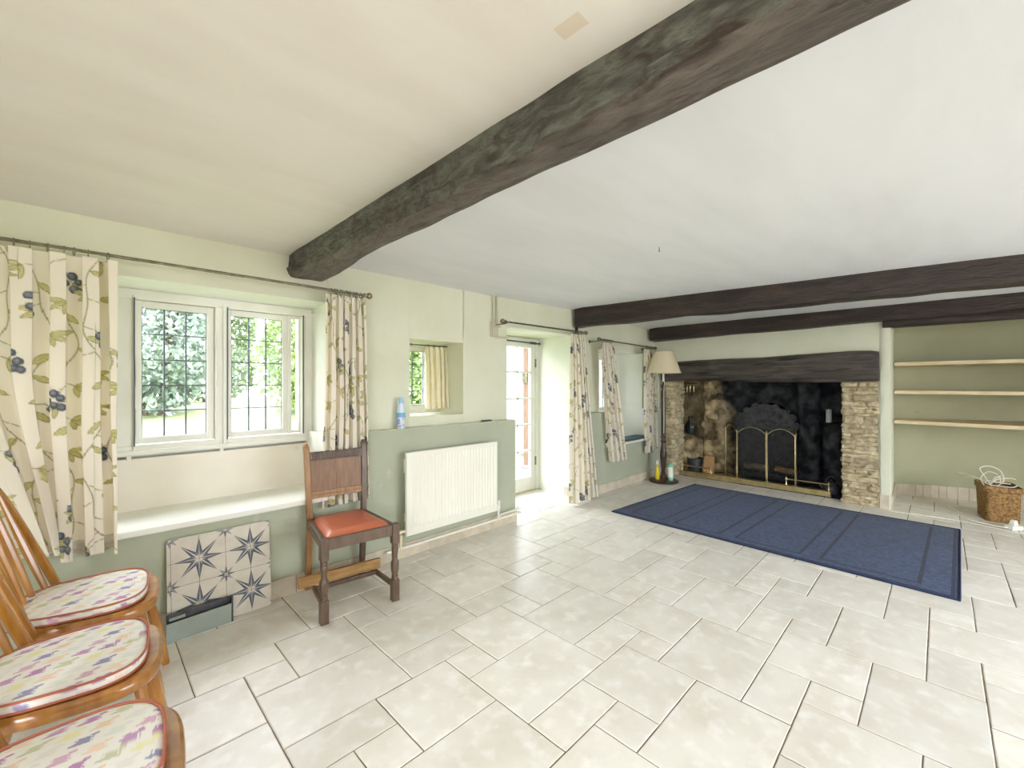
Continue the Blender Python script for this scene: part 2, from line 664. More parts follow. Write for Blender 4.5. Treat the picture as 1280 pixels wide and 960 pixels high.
def ceil_z(x):
    pts = [(-3, 2.085), (2.6, 2.085), (3.7, 2.10), (4.4, 2.10), (5.5, 2.04), (8, 2.04)]
    for (a, za), (b, zb) in zip(pts, pts[1:]):
        if x <= b:
            t = (x - a) / (b - a)
            return za + (zb - za) * t
    return 2.04


cm = MB()


def ceil_pt(u, v):
    x = -1.75 + u * 8.85
    y = -3.2 + v * 6.15
    w = mnoise.noise(Vector((x * 0.9, y * 0.9, 4))) * 0.005
    edge = max(0.0, (y - 2.78) / 0.17)
    return (x, y, ceil_z(x) + w - 0.02 * edge)


cm.grid(ceil_pt, 90, 62)
cm.box(-1.75, 7.1, -3.2, 3.5, 2.26, 2.34, 0)
struct(cm.build('ceiling', M_CEIL, smooth=True, angle=60))

# ------------------------------------------------------------------ window wall (left in the photograph)
YD, YU, YO = 2.785, 2.885, 3.5
wm = MB()
S_, U_, W_ = 1, 0, 2
wm.box(-1.7, -0.30, YD, YO, -0.05, 0.94, S_)
wm.box(-1.7, -0.30, YU, YO, 0.94, 2.25, U_)
wm.box(-0.30, 1.12, YD, YO, -0.05, 0.53, S_)
wm.box(-0.30, 1.12, 3.235, YO, 0.53, 0.866, W_)
wm.box(1.12, 1.371, YD, YO, 0.53, 0.94, W_)
wm.box(1.12, 1.371, YD, YO, -0.05, 0.53, S_)
wm.box(1.371, 2.83, YD, YO, -0.05, 0.937, S_)
wm.box(1.371, 2.83, YD + 0.004, YO, 0.937, 0.94, U_)
# lintel over window seat and its splayed, white-washed soffit
wm.box(-0.30, 1.15, YU, 3.16, 1.812, 2.25, U_)
wm.hexa([(-0.30, YU, 1.81), (1.15, YU, 1.81), (1.16, YO, 1.79), (-0.30, YO, 1.79)],
        [(-0.30, YU, 1.8125), (1.15, YU, 1.8125), (1.16, YO, 1.95), (-0.30, YO, 1.95)], W_)
# pier between big window and little window, with a white reveal
wm.box(1.151, 1.771, YU, YO, 0.94, 2.25, U_)
wm.box(1.148, 1.153, YU + 0.004, YO, 0.94, 1.81, W_)
wm.box(1.771, 2.30, YU, YO, 0.94, 1.012, U_)
wm.box(1.771, 2.30, YU, YO, 1.62, 2.25, U_)
wm.hexa([(2.294, YU, 0.94), (2.815, YU, 0.94), (2.815, YO, 0.94), (2.34, YO, 0.94)],
        [(2.294, YU, 2.25), (2.815, YU, 2.25), (2.815, YO, 2.25), (2.34, YO, 2.25)], U_)
# door opening
wm.box(2.815, 3.88, YU, 3.44, 1.815, 2.25, U_)
wm.hexa([(2.815, YU + 0.002, 1.806), (3.88, YU + 0.002, 1.812), (3.90, YO, 1.825), (2.815, YO, 1.822)],
        [(2.815, YU + 0.002, 1.8155), (3.88, YU + 0.002, 1.8155), (3.9, YO, 1.95), (2.815, YO, 1.95)], W_)
wm.box(2.815, 3.90, 3.46, YO + 0.05, 1.74, 2.25, U_)
# right of the door
wm.box(3.94, 4.345, YD, YO, -0.05, 0.94, S_)
wm.box(3.876, 3.94, YD, YD + 0.003, -0.05, 0.94, S_)
wm.box(3.94, 4.345, YU, YO, 0.94, 2.25, U_)
wm.box(3.876, 3.94, YU, YU + 0.003, 0.94, 2.25, U_)
wm.box(3.876, 3.94, YU, YO, 1.83, 2.25, U_)
wm.hexa([(3.875, YD + 0.002, -0.05), (3.942, YD + 0.002, -0.05), (3.95, YO, -0.05), (3.905, YO, -0.05)],
        [(3.875, YD + 0.002, 0.94), (3.942, YD + 0.002, 0.94), (3.95, YO, 0.94), (3.905, YO, 0.94)], W_)
wm.hexa([(3.875, YU + 0.002, 0.94), (3.942, YU + 0.002, 0.94), (3.95, YO, 0.94), (3.905, YO, 0.94)],
        [(3.875, YU + 0.002, 1.83), (3.942, YU + 0.002, 1.83), (3.95, YO, 1.83), (3.905, YO, 1.83)], W_)
# second window seat
wm.box(4.345, 5.42, YD, YO, -0.05, 0.52, S_)
wm.box(4.345, 5.42, YU, YO, 1.69, 2.25, U_)
wm.box(4.345, 5.42, 3.16, YO, 0.52, 0.86, W_)
wm.box(4.335, 4.349, YU + .003, YO, 0.52, 1.69, W_)
wm.box(4.345, 5.42, YU + .003, YO, 1.684, 1.692, W_)
wm.hexa([(5.42, YU, 0.5), (5.78, YU, 0.5), (5.78, YO, 0.5), (5.27, YO, 0.5)],
        [(5.42, YU, 2.25), (5.78, YU, 2.25), (5.78, YO, 2.25), (5.27, YO, 2.25)], U_)
wm.hexa([(5.415, YU + .004, 0.5), (5.43, YU + .004, 0.5), (5.3, YO, 0.5), (5.262, YO, 0.5)],
        [(5.415, YU + .004, 1.69), (5.43, YU + .004, 1.69), (5.3, YO, 1.69), (5.262, YO, 1.69)], W_)
wm.hexa([(5.37, YD + .002, 0.52), (5.43, YD + .002, 0.52), (5.3, YO, 0.52), (5.22, YO, 0.52)],
        [(5.37, YD + .002, 0.94), (5.43, YD + .002, 0.94), (5.3, YO, 0.94), (5.22, YO, 0.94)], W_)
wm.box(5.42, 5.78, YD, YO, -0.05, 0.94, S_)
wm.box(5.70, 5.784, 2.80, 3.2, 0.0, 1.7, U_)
wall_l = struct(wm.build('wall_left', [M_WALL, M_DADO, M_REVEAL], smooth=False, bevel=0.004))

# ------------------------------------------------------------------ fireplace wall
bm_ = MB()
# plaster over the lintel, sagging slightly, its left end behind the lamp
bm_.box(5.752, 6.9, 0.385, 3.0, 1.56, 2.25, 0)
# painted nib between hearth and alcove (soft irregular edge)
nib = []
zs = [i / 24 * 2.2 for i in range(25)]
for z in zs:
    w = mnoise.noise(Vector((z * 3.1, 0.3, 7))) * 0.012 + mnoise.noise(Vector((z * 9, 4, 7))) * 0.004
    xo = mnoise.noise(Vector((z * 2.1, 9, 2))) * 0.012
    bulge = 0.012 * max(0, 1 - abs(z - 0.45) / 0.9)
    yl = 0.435 + w - 0.008
    yr = 0.352 + w * 0.3 - bulge * 0.4
    nib.append([(5.738 + xo, yl, z), (5.736 + xo, (yl + yr) / 2, z), (5.742 + xo, yr + 0.006, z), (5.76 + xo, yr - 0.002, z), (6.62, 0.375 + w * 0.2, z), (6.62, 0.47, z), (5.78, 0.47, z)])
base = len(bm_.v)
k = len(nib[0])
vs = [p for r in nib for p in r]
fs = []
for i in range(len(nib) - 1):
    for j in range(k):
        j2 = (j + 1) % k
        fs.append((i * k + j, i * k + j2, (i + 1) * k + j2, (i + 1) * k + j))
bm_.add(vs, fs, 0)
# curved back of the alcove
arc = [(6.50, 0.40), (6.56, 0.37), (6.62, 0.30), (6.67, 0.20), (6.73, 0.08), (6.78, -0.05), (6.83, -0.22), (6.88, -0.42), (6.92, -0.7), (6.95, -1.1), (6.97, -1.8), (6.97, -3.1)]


def strip(mb, pts, z0, z1, thick, m=0, nz=2, wob=0.0):
    n = len(pts)
    vs = []
    fs = []
    for kz in range(nz):
        z = z0 + (z1 - z0) * kz / (nz - 1)
        for (x, y) in pts:
            w = mnoise.noise(Vector((y * 1.5, z * 1.5, 3))) * wob
            vs.append((x + w, y, z))
    for kz in range(nz):
        z = z0 + (z1 - z0) * kz / (nz - 1)
        for (x, y) in pts:
            vs.append((x + thick, y, z))
    o = nz * n
    for kz in range(nz - 1):
        for i in range(n - 1):
            a = kz * n + i
            fs.append((a, a + 1, a + n + 1, a + n))
            b = o + a
            fs.append((b, b + n, b + n + 1, b + 1))
    for i in range(n - 1):
        fs.append((i, o + i, o + i + 1, i + 1))
        t = (nz - 1) * n
        fs.append((t + i, t + i + 1, o + t + i + 1, o + t + i))
    mb.add(vs, fs, m)


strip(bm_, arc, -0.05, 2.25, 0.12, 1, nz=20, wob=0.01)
M_ALC = mat('shaded_alcove_sage', (173, 173, 146), 0.85, (163, 163, 135), 2.2, lo=0.45, hi=0.7, bump=0.14, bscale=8, bdist=0.02,  # sage taken darker: the alcove's shade is put into the paint
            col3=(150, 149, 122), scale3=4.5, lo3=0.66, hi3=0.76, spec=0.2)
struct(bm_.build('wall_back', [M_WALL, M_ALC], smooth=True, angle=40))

# hearth recess: left cheek, niche, back, right cheek, hearth slab
hm = MB()


def rough_quad(mb, p00, p10, p11, p01, nu, nv, amp, fr, seed, m=0):
    p00, p10, p11, p01 = map(Vector, (p00, p10, p11, p01))
    nrm = (p10 - p00).cross(p01 - p00).normalized()

    def fn(u, v):
        p = p00.lerp(p10, u).lerp(p01.lerp(p11, u), v)
        s = Vector((seed, seed * 0.7, 0))
        d = mnoise.noise(p * fr + s) * amp + mnoise.noise(p * fr * 3 + s) * amp * 0.4
        d += -abs(mnoise.noise(p * fr * 1.7 + s)) * amp * 0.8
        return p + nrm * d
    mb.grid(fn, nu, nv, m)


rough_quad(hm, (6.62, 3.0, 0), (6.62, 0.6, 0), (6.62, 0.6, 1.7), (6.62, 3.0, 1.7), 90, 60, 0.035, 4.0, 1)
rough_quad(hm, (6.64, 0.62, 0), (5.9, 0.62, 0), (5.9, 0.62, 1.7), (6.64, 0.62, 1.7), 30, 50, 0.03, 5.0, 5)
rough_quad(hm, (6.64, 2.05, 0), (6.42, 2.45, 0), (6.44, 2.43, 1.7), (6.64, 2.10, 1.7), 34, 90, 0.045, 5.0, 7)
hq = random.Random(77)
for row in range(9):
    z = 0.02 + row * 0.145
    yy = 2.08 + hq.uniform(-0.03, 0.03)
    while yy < 2.44:
        w = hq.uniform(0.09, 0.22)
        t_ = (yy + w / 2 - 2.05) / 0.40
        xc = 6.64 - 0.22 * t_
        if z < 1.25 and hq.random() < 0.8:
            hm.stone(xc - 0.035 - hq.uniform(0, 0.02), xc + 0.08, yy, min(yy + w, 2.47) - 0.008, z, z + hq.uniform(0.09, 0.14), 0, hq.random(), 0.016, hq.random() * 40, 6)
        yy += w
rough_quad(hm, (6.05, 2.94, 0), (6.64, 2.94, 0), (6.64, 2.94, 1.7), (6.05, 2.94, 1.7), 20, 30, 0.03, 5.0, 3)
hm.box(6.66, 6.9, 0.4, 3.05, 0, 2.2, 0)
hm.box(5.95, 6.66, 0.47, 0.60, 0, 1.57, 0)
hm.box(5.76, 6.66, 2.97, 3.1, 0, 1.57, 0)
hm.stone(6.12, 6.62, 2.44, 2.97, 0.0, 0.52, 0, rough=0.025, q=10)
hm.stone(6.30, 6.62, 0.60, 1.02, 0.0, 0.80, 0, rough=0.015, q=8)
# projecting flue jamb in the middle of the black back wall
hm.stone(6.44, 6.66, 1.06, 1.30, 0.0, 1.57, 0, rough=0.02, q=10)
hm.box(5.88, 6.64, 0.60, 2.97, -0.004, 0.006, 0)
struct(hm.build('trim_1', M_SOOT, smooth=True, angle=50))

# stone jambs of the fireplace


def pillar(name, x0, x1, y0, y1, z1, seed, faces):
    mb = MB()
    q = random.Random(seed)
    mb.box(x0 + 0.012, x1, y0 + 0.012, y1 - 0.012, 0, z1, 1)
    z = 0.0
    while z < z1 - 0.01:
        h = q.uniform(0.024, 0.058)
        if q.random() < 0.12:
            h = q.uniform(0.07, 0.11)
        if z + h > z1 - 0.03:
            h = z1 - z
        if 'front' in faces:
            y = y0 + q.uniform(-0.006, 0.006)
            while y < y1 - 0.01:
                w = q.uniform(0.06, 0.30)
                if y + w > y1 - 0.06:
                    w = y1 - y + q.uniform(-0.004, 0.006)
                mb.stone(x0 - q.uniform(-0.004, 0.010), x0 + 0.14, y + 0.003, y + w - 0.003, z - 0.001, z + h + 0.001, 0, q.random(), 0.013, q.random() * 40, 6)
                y += w
        if 'side' in faces:
            x = x0 + 0.05
            while x < x1 - 0.01:
                w = q.uniform(0.08, 0.2)
                if x + w > x1 - 0.05:
                    w = x1 - x
                mb.stone(x + 0.002, x + w - 0.002, y0 - q.uniform(-0.004, 0.008), y0 + 0.12, z - 0.001, z + h + 0.001, 0, q.random() * 0.9, 0.013, q.random() * 40, 6)
                x += w
        z += h
    return mb


pr = pillar('r', 5.752, 5.98, 0.432, 0.752, 1.325, 11, ('front',))
struct(pr.build('trim_2', [M_STONE, M_MORTAR], angle=60))
pl = pillar('l', 5.752, 6.07, 2.585, 2.785, 1.325, 23, ('front', 'side'))
struct(pl.build('trim_3', [M_STONE, M_MORTAR], angle=60))

# ------------------------------------------------------------------ unseen walls behind the camera; their windows are added for fill light
rm = MB()
rm.box(-1.7, 1.60, -3.3, -3.1, -0.05, 2.25)
rm.box(4.50, 7.1, -3.3, -3.1, -0.05, 2.25)
rm.box(1.60, 4.50, -3.3, -3.1, -0.05, 0.45)
rm.box(1.60, 4.50, -3.3, -3.1, 2.05, 2.25)
struct(rm.build('wall_right', M_WALL, smooth=False))
rm = MB()
rm.box(-1.9, -1.7, -3.3, -2.25, -0.05, 2.25)
rm.box(-1.9, -1.7, 0.25, 3.5, -0.05, 2.25)
rm.box(-1.9, -1.7, -2.25, 0.25, -0.05, 0.45)
rm.box(-1.9, -1.7, -2.25, 0.25, 2.05, 2.25)
struct(rm.build('wall_front', M_WALL, smooth=False))


# ------------------------------------------------------------------ windows and door
def casement(root, x0, x1, z0, z1, y, fw, cols, rows, name='sash', dep=0.035):
    mb = MB()
    mb.box(x0, x0 + fw, y - dep / 2, y + dep / 2, z0, z1)
    mb.box(x1 - fw, x1, y - dep / 2, y + dep / 2, z0, z1)
    mb.box(x0 + fw, x1 - fw, y - dep / 2, y + dep / 2, z0, z0 + fw)
    mb.box(x0 + fw, x1 - fw, y - dep / 2, y + dep / 2, z1 - fw, z1)
    s = mb.build(name, M_WHITE, root, root.location, smooth=False, bevel=0.003)
    gx0, gx1, gz0, gz1 = x0 + fw, x1 - fw, z0 + fw, z1 - fw
    gp = MB()
    gp.box(gx0, gx1, y - 0.002, y + 0.002, gz0, gz1)
    gp.build('pane', M_GLASS, s, root.location, smooth=False)
    if cols:
        lb = MB()
        w = 0.004
        for i in range(0, cols + 1):
            x = gx0 + (gx1 - gx0) * i / cols
            lb.box(x - w, x + w, y - 0.0065, y + 0.005, gz0, gz1)
        for i in range(0, rows + 1):
            z = gz0 + (gz1 - gz0) * i / rows
            lb.box(gx0, gx1, y - 0.006, y + 0.005, z - w * 0.8, z + w * 0.8)
        lb.build('lead_cames', M_LEAD, s, root.location, smooth=False)
    return s


# window_1: three-light leaded window over the seat
w1 = bpy.data.objects.new('window_1', None)
C.objects.link(w1)
w1.location = (0.43, 3.2, 0.865)
struct(w1)
mb = MB()
Y1 = 3.2
mb.box(-0.30, 1.16, Y1 - 0.03, Y1 + 0.07, 1.745, 1.80)
mb.box(-0.30, 1.16, Y1 - 0.03, Y1 + 0.07, 0.868, 0.925)
mb.box(-0.30, -0.25, Y1 - 0.03, Y1 + 0.07, 0.925, 1.745)
mb.box(1.085, 1.158, Y1 - 0.035, Y1 + 0.07, 0.925, 1.745)
mb.box(0.125, 0.19, Y1 - 0.03, Y1 + 0.07, 0.925, 1.745)
mb.box(0.575, 0.625, Y1 - 0.035, Y1 + 0.07, 0.925, 1.745)
# secondary slide rails
mb.box(0.19, 0.202, Y1 - 0.045, Y1 - 0.005, 0.90, 1.765)
mb.box(0.613, 0.632, Y1 - 0.05, Y1 - 0.005, 0.90, 1.765)
mb.box(1.075, 1.095, Y1 - 0.05, Y1 - 0.005, 0.92, 1.74)
mb.box(-0.30, 1.15, Y1 - 0.045, Y1 - 0.02, 0.875, 0.90)
mb.build('window_frame', M_WHITE, w1, w1.location, smooth=False, bevel=0.003)
casement(w1, 0.192, 0.573, 0.93, 1.742, Y1 + 0.012, 0.038, 3, 5)
casement(w1, 0.628, 1.0, 0.93, 1.742, Y1 + 0.012, 0.036, 3, 5)
casement(w1, 0.995, 1.084, 0.93, 1.742, Y1 - 0.005, 0.022, 0, 0)
casement(w1, -0.248, 0.124, 0.93, 1.742, Y1 + 0.012, 0.036, 3, 5)
sb = MB()
sb.box(-0.30, 1.13, 3.183, 3.198, 0.56, 0.852)
sb.box(0.165, 0.185, 3.176, 3.19, 0.84, 0.882)
sb.box(0.60, 0.62, 3.176, 3.19, 0.845, 0.882)
sb.build('seat_back_panel', M_CREAMP, w1, w1.location, smooth=False, bevel=0.003)
sb = MB()
sb.box(-0.30, 1.119, 2.752, 3.19, 0.527, 0.562)
sb.build('window_seat', M_WHITE, w1, w1.location, smooth=False, bevel=0.008)
for x_ in (0.1965, 0.6345, 1.0855):
    sb = MB()
    sb.box(x_ - 0.0035, x_ + 0.0035, Y1 - 0.053, Y1 - 0.047, 0.925, 1.75)
    sb.build('slide_track', M_LEAD, w1, w1.location, smooth=False)
sb = MB()
for (x, z) in ((0.206, 1.33), (0.206, 1.05)):
    sb.box(x - 0.004, x + 0.006, Y1 - 0.05, Y1 - 0.03, z - 0.08, z + 0.08)
sb.tube([(0.575, Y1 - 0.04, 1.25), (0.575, Y1 - 0.06, 1.27), (0.575, Y1 - 0.06, 1.35)], 0.006)
sb.build('window_catch', M_WHITE, w1, w1.location)

# window_2: the little window over the ledge
w2 = bpy.data.objects.new('window_2', None)
C.objects.link(w2)
w2.location = (2.03, 3.3, 1.012)
struct(w2)
mb = MB()
Y2 = 3.3
for b in ((1.75, 1.80, 1.0, 1.66), (2.30, 2.36, 1.0, 1.66), (1.80, 2.30, 1.58, 1.66), (1.80, 2.30, 1.0, 1.07), (2.19, 2.235, 1.07, 1.58)):
    mb.box(b[0], b[1], Y2 - 0.03, Y2 + 0.06, b[2], b[3])
mb.box(2.168, 2.194, Y2 - 0.05, Y2 - 0.02, 1.03, 1.585)
mb.build('window_frame', M_WHITE, w2, w2.location, smooth=False, bevel=0.003)
casement(w2, 1.80, 2.19, 1.07, 1.58, Y2 + 0.01, 0.02, 3, 4)
casement(w2, 2.235, 2.30, 1.07, 1.58, Y2 + 0.01, 0.012, 0, 0)
mb = MB()
mb.box(1.773, 2.30, 2.89, Y2 - 0.02, 0.99, 1.016)
mb.build('window_sill', M_WALL, w2, w2.location, smooth=False, bevel=0.004)

# door_1: glazed garden door, frame and threshold
d1 = bpy.data.objects.new('door_1', None)
C.objects.link(d1)
d1.location = (3.4, 3.46, 0)
struct(d1)
YDR = 3.47
mb = MB()
mb.box(3.845, 3.905, YDR - 0.03, YDR + 0.08, 0, 1.80)
mb.box(2.82, 2.90, YDR - 0.03, YDR + 0.08, 0, 1.80)
mb.box(2.90, 3.845, YDR - 0.03, YDR + 0.08, 1.745, 1.80)
mb.build('door_frame', M_WHITE, d1, d1.location, smooth=False, bevel=0.004)
mb = MB()
zb = [0.17, 0.48, 0.79, 1.10, 1.41, 1.70]
mb.box(3.765, 3.843, YDR - 0.02, YDR + 0.02, 0.012, 1.743)
mb.box(2.902, 2.985, YDR - 0.02, YDR + 0.02, 0.012, 1.743)
mb.box(2.985, 3.765, YDR - 0.02, YDR + 0.02, 0.012, 0.17)
mb.box(2.985, 3.765, YDR - 0.02, YDR + 0.02, 1.70, 1.743)
for z in zb[1:-1]:
    mb.box(2.985, 3.765, YDR - 0.018, YDR + 0.018, z - 0.011, z + 0.011)
for x in (3.545, 3.325, 3.145):
    mb.box(x - 0.010, x + 0.010, YDR - 0.018, YDR + 0.018, 0.17, 1.70)
dl = mb.build('door_leaf', M_WHITE, d1, d1.location, smooth=False, bevel=0.003)
mb = MB()
mb.box(2.985, 3.765, YDR - 0.002, YDR + 0.002, 0.17, 1.70)
mb.build('pane', M_GLASS, dl, d1.location, smooth=False)
for z in (0.35, 1.52):
    mb = MB()
    mb.box(3.838, 3.85, YDR - 0.035, YDR - 0.018, z - 0.05, z + 0.05)
    mb.build('hinge', M_STEEL, d1, d1.location, smooth=False)
mb = MB()
mb.box(2.82, 3.9, YDR - 0.06, YDR + 0.12, 0.0, 0.012)
mb.build('threshold', M_SKIRT, d1, d1.location, smooth=False)

# window_3: over the second window seat
w3 = bpy.data.objects.new('window_3', None)
C.objects.link(w3)
w3.location = (4.85, 3.22, 0.86)
struct(w3)
mb = MB()
Y3 = 3.22
for b in ((4.34, 4.40, 0.86, 1.70), (5.20, 5.285, 0.86, 1.70), (4.40, 5.20, 1.63, 1.70), (4.40, 5.20, 0.86, 0.93), (4.78, 4.83, 0.93, 1.63)):
    mb.box(b[0], b[1], Y3 - 0.03, Y3 + 0.06, b[2], b[3])
mb.build('window_frame', M_WHITE, w3, w3.location, smooth=False, bevel=0.003)
casement(w3, 4.40, 4.78, 0.93, 1.63, Y3 + 0.01, 0.03, 3, 5)
casement(w3, 4.83, 5.20, 0.93, 1.63, Y3 + 0.01, 0.03, 3, 5)
mb = MB()
mb.box(4.35, 5.40, 2.755, 3.18, 0.522, 0.548)
mb.build('window_seat', M_WHITE, w3, w3.location, smooth=False, bevel=0.005)
mb = MB()
mb.box(4.50, 5.36, 2.765, 2.96, 0.5485, 0.578)
o = mb.build('seat_pad', mat('dark_teal_cloth', (70, 92, 96), 0.9), None, (4.93, 2.86, 0.5485), smooth=False, bevel=0.008)
tag(o, 'dark teal pad along front of the small window seat', 'seat pad')


def fill_window(name, along_x, fixed, a0, a1, z0, z1, n):
    w = bpy.data.objects.new(name, None)
    C.objects.link(w)
    w.location = ((a0 + a1) / 2, fixed, z0) if along_x else (fixed, (a0 + a1) / 2, z0)
    struct(w)
    f = MB()
    gl = MB()

    def bx(m_, p0, p1, q0, q1, t):
        if along_x:
            m_.box(p0, p1, fixed - t, fixed + t, q0, q1)
        else:
            m_.box(fixed - t, fixed + t, p0, p1, q0, q1)
    bx(f, a0, a1, z0, z0 + 0.05, 0.04)
    bx(f, a0, a1, z1 - 0.05, z1, 0.04)
    for i in range(n + 1):
        p = a0 + (a1 - a0 - 0.05) * i / n
        bx(f, p, p + 0.05, z0 + 0.05, z1 - 0.05, 0.04)
    bx(gl, a0 + 0.05, a1 - 0.05, z0 + 0.05, z1 - 0.05, 0.002)
    f.build('window_frame', M_WHITE, w, w.location, smooth=False)
    gl.build('pane', M_GLASS, w, w.location, smooth=False)


fill_window('fill_window_4', True, -3.2, 1.60, 4.50, 0.45, 2.05, 4)  # unseen window, added to brighten the far end of the room
fill_window('fill_window_5', False, -1.8, -2.25, 0.25, 0.45, 2.05, 3)  # unseen window, added as fill from behind the camera

# ------------------------------------------------------------------ skirting tiles


def skirting(name, pts, h, tl, thick, seed=1, z0=0.0):
    """row of skirting tiles along a polyline; the room is on its left"""
    mb = MB()
    q = random.Random(seed)
    for (a, b) in zip(pts, pts[1:]):
        a = Vector((a[0], a[1], 0))
        b = Vector((b[0], b[1], 0))
        d = b - a
        ln = d.length
        d.normalize()
        nr = Vector((-d.y, d.x, 0))
        n = max(1, round(ln / tl))
        for i in range(n):
            s0 = ln * i / n + 0.0012
            s1 = ln * (i + 1) / n - 0.0012
            p = [a + d * s0, a + d * s1, a + d * s1 + nr * thick, a + d * s0 + nr * thick]
            hh = h + q.uniform(-0.002, 0.002)
            mb.hexa([(v.x, v.y, z0) for v in p], [(v.x, v.y, z0 + hh) for v in p], 0, q.random())
    return struct(mb.build(name, M_SKIRT, smooth=False, bevel=0.002))


skirting('baseboard_left', [(2.84, YD - 0.0), (-1.65, YD - 0.0)], 0.105, 0.33, 0.012, 3)
skirting('baseboard_door', [(3.905, 3.44), (3.874, 2.80)], 0.10, 0.20, 0.012, 4)
skirting('baseboard_seat', [(5.74, YD), (3.885, YD)], 0.10, 0.33, 0.012, 5)
skirting('baseboard_nib', [(5.73, 0.36), (5.73, 0.435)], 0.145, 0.09, -0.016, 6)
skirting('baseboard_alcove', [(x, y) for x, y in reversed(arc[1:])], 0.135, 0.085, 0.014, 7)
skirting('baseboard_alcove_side', [(6.56, 0.366), (5.76, 0.347)], 0.135, 0.17, 0.012, 8)

# ------------------------------------------------------------------ beams


def beam(name, label, p0, p1, prof_fn, mt, n=110, amp=0.008, fr=6.0, seed=0, angle=50, group=None, z=0.0):
    """prof_fn(t) -> list of (side offset, z) round the section; the beam runs from p0 to p1 in plan"""
    mb = MB()
    p0 = Vector((p0[0], p0[1], 0))
    p1 = Vector((p1[0], p1[1], 0))
    d = (p1 - p0)
    ln = d.length
    d.normalize()
    sd = Vector((d.y, -d.x, 0))
    rings = []
    for i in range(n):
        t = i / (n - 1)
        c = p0 + d * (ln * t)
        pr = prof_fn(t)
        ring = []
        m = len(pr)
        cen = Vector((sum(a for a, b in pr) / m, sum(b for a, b in pr) / m))
        for (a, b) in pr:
            p = c + sd * a + Vector((0, 0, b))
            s = Vector((seed, seed * 1.3, 0))
            q = Vector((p.x * fr, p.y * fr, p.z * fr)) if abs(d.y) < 0.5 else Vector((p.x * fr, p.y * fr * 0.35, p.z * fr))
            nz_ = mnoise.noise(q + s) * amp + mnoise.noise(q * 3.1 + s) * amp * 0.45
            o = Vector((a, b)) - cen
            o.normalize()
            ring.append(p + sd * (o.x * nz_) + Vector((0, 0, o.y * nz_)))
        rings.append(ring)
    m = len(rings[0])
    vs = [p for r in rings for p in r]
    fs = []
    for i in range(n - 1):
        for j in range(m):
            j2 = (j + 1) % m
            fs.append((i * m + j, i * m + j2, (i + 1) * m + j2, (i + 1) * m + j))
    fs.append(tuple(reversed(range(m))))
    fs.append(tuple(range((n - 1) * m, n * m)))
    mb.add(vs, fs)
    c0 = (p0 + p1) / 2
    o = mb.build(name, mt, None, (c0.x, c0.y, 1.9), angle=angle)
    if isinstance(mt, (list, tuple)) and len(mt) > 1:
        for pl_ in o.data.polygons:
            if pl_.normal.z < -0.55:
                pl_.material_index = 1
    return tag(o, label, 'beam', group)


def dense(poly, step=0.018):
    out = []
    k = len(poly)
    for i in range(k):
        a, b = poly[i], poly[(i + 1) % k]
        n = max(1, int(math.hypot(b[0] - a[0], b[1] - a[1]) / step))
        for j in range(n):
            t = j / n
            out.append((a[0] + (b[0] - a[0]) * t, a[1] + (b[1] - a[1]) * t))
    return out


def smooth(t, a, b):
    t = max(0.0, min(1.0, (t - a) / (b - a)))
    return t * t * (3 - 2 * t)


# big beam: runs from the window wall toward the camera and out of frame (side offset = world X - 0.915)
NPR = 30


def resample(poly, n):
    k = len(poly)
    L_ = [math.hypot(poly[(i + 1) % k][0] - poly[i][0], poly[(i + 1) % k][1] - poly[i][1]) for i in range(k)]
    tot = sum(L_)
    out = []
    for q in range(n):
        s = tot * q / n
        i = 0
        while s > L_[i]:
            s -= L_[i]
            i += 1
        a, b = poly[i], poly[(i + 1) % k]
        t = s / L_[i] if L_[i] else 0
        out.append((a[0] + (b[0] - a[0]) * t, a[1] + (b[1] - a[1]) * t))
    return out


def prof_main(t):
    # t = 0 at the camera side (y = -3.1), 1 at the window wall (y = 2.88)
    y = -3.1 + 5.98 * t
    right = 0.115 + 0.085 * smooth(y, 1.9, 2.85) + 0.012 * math.sin(y * 3.0)
    bot = 1.935 + 0.01 * math.sin(y * 2.3 + 1)
    ch = 0.006 + 0.022 * (0.5 + 0.5 * math.sin(y * 4.0))
    poly = [(0.0, 2.11), (-0.002, 2.0), (-0.006 - 0.01 * math.sin(y * 5), bot + 0.05), (0.0, bot + ch), (0.012 + ch * 0.4, bot),
            (right - 0.012, bot), (right, bot + 0.012), (right + 0.03, 2.0), (right + 0.03, 2.11)]
    return resample(poly, 44)


beam('ceiling_beam', 'thick weathered grey oak beam crossing ceiling from above big window', (0.915, -3.1), (0.915, 2.882), prof_main, [M_BEAMG, M_BEAMB], n=260, amp=0.010, fr=5, seed=2, group=None)
# iron strap at its wall end


def prof_2(t):
    bot = 1.905 + 0.012 * math.sin(t * 7) + 0.02 * t * 0
    bot = 1.90 + 0.03 * t
    poly = [(0, 2.13), (0, bot + 0.012), (0.012, bot), (0.16, bot), (0.175, bot + 0.02), (0.175, 2.13)]
    return resample(poly, 40)


# t = 0 at window wall
def along(p0, p1, sgn=1):
    return p0, p1


beam('ceiling_beam', 'dark stained beam across ceiling, nearer of pair before fireplace', (3.81, 2.84), (4.58, -3.1),
     lambda t: [(-a, b) for a, b in prof_2(t)], M_BEAMD, n=220, amp=0.018, fr=4, seed=9)


def prof_3(t):
    bot = 1.865 + 0.03 * min(1, t * 2.3)
    poly = [(0, 2.10), (0, bot + 0.012), (0.012, bot), (0.19, bot), (0.19, 2.10)]
    return resample(poly, 36)


beam('ceiling_beam', 'dark stained beam above cream chimney breast, farther of the pair', (5.53, 2.84), (5.57, -3.1),
     lambda t: [(-a, b) for a, b in prof_3(t)], M_BEAMD, n=180, amp=0.012, fr=4, seed=14)


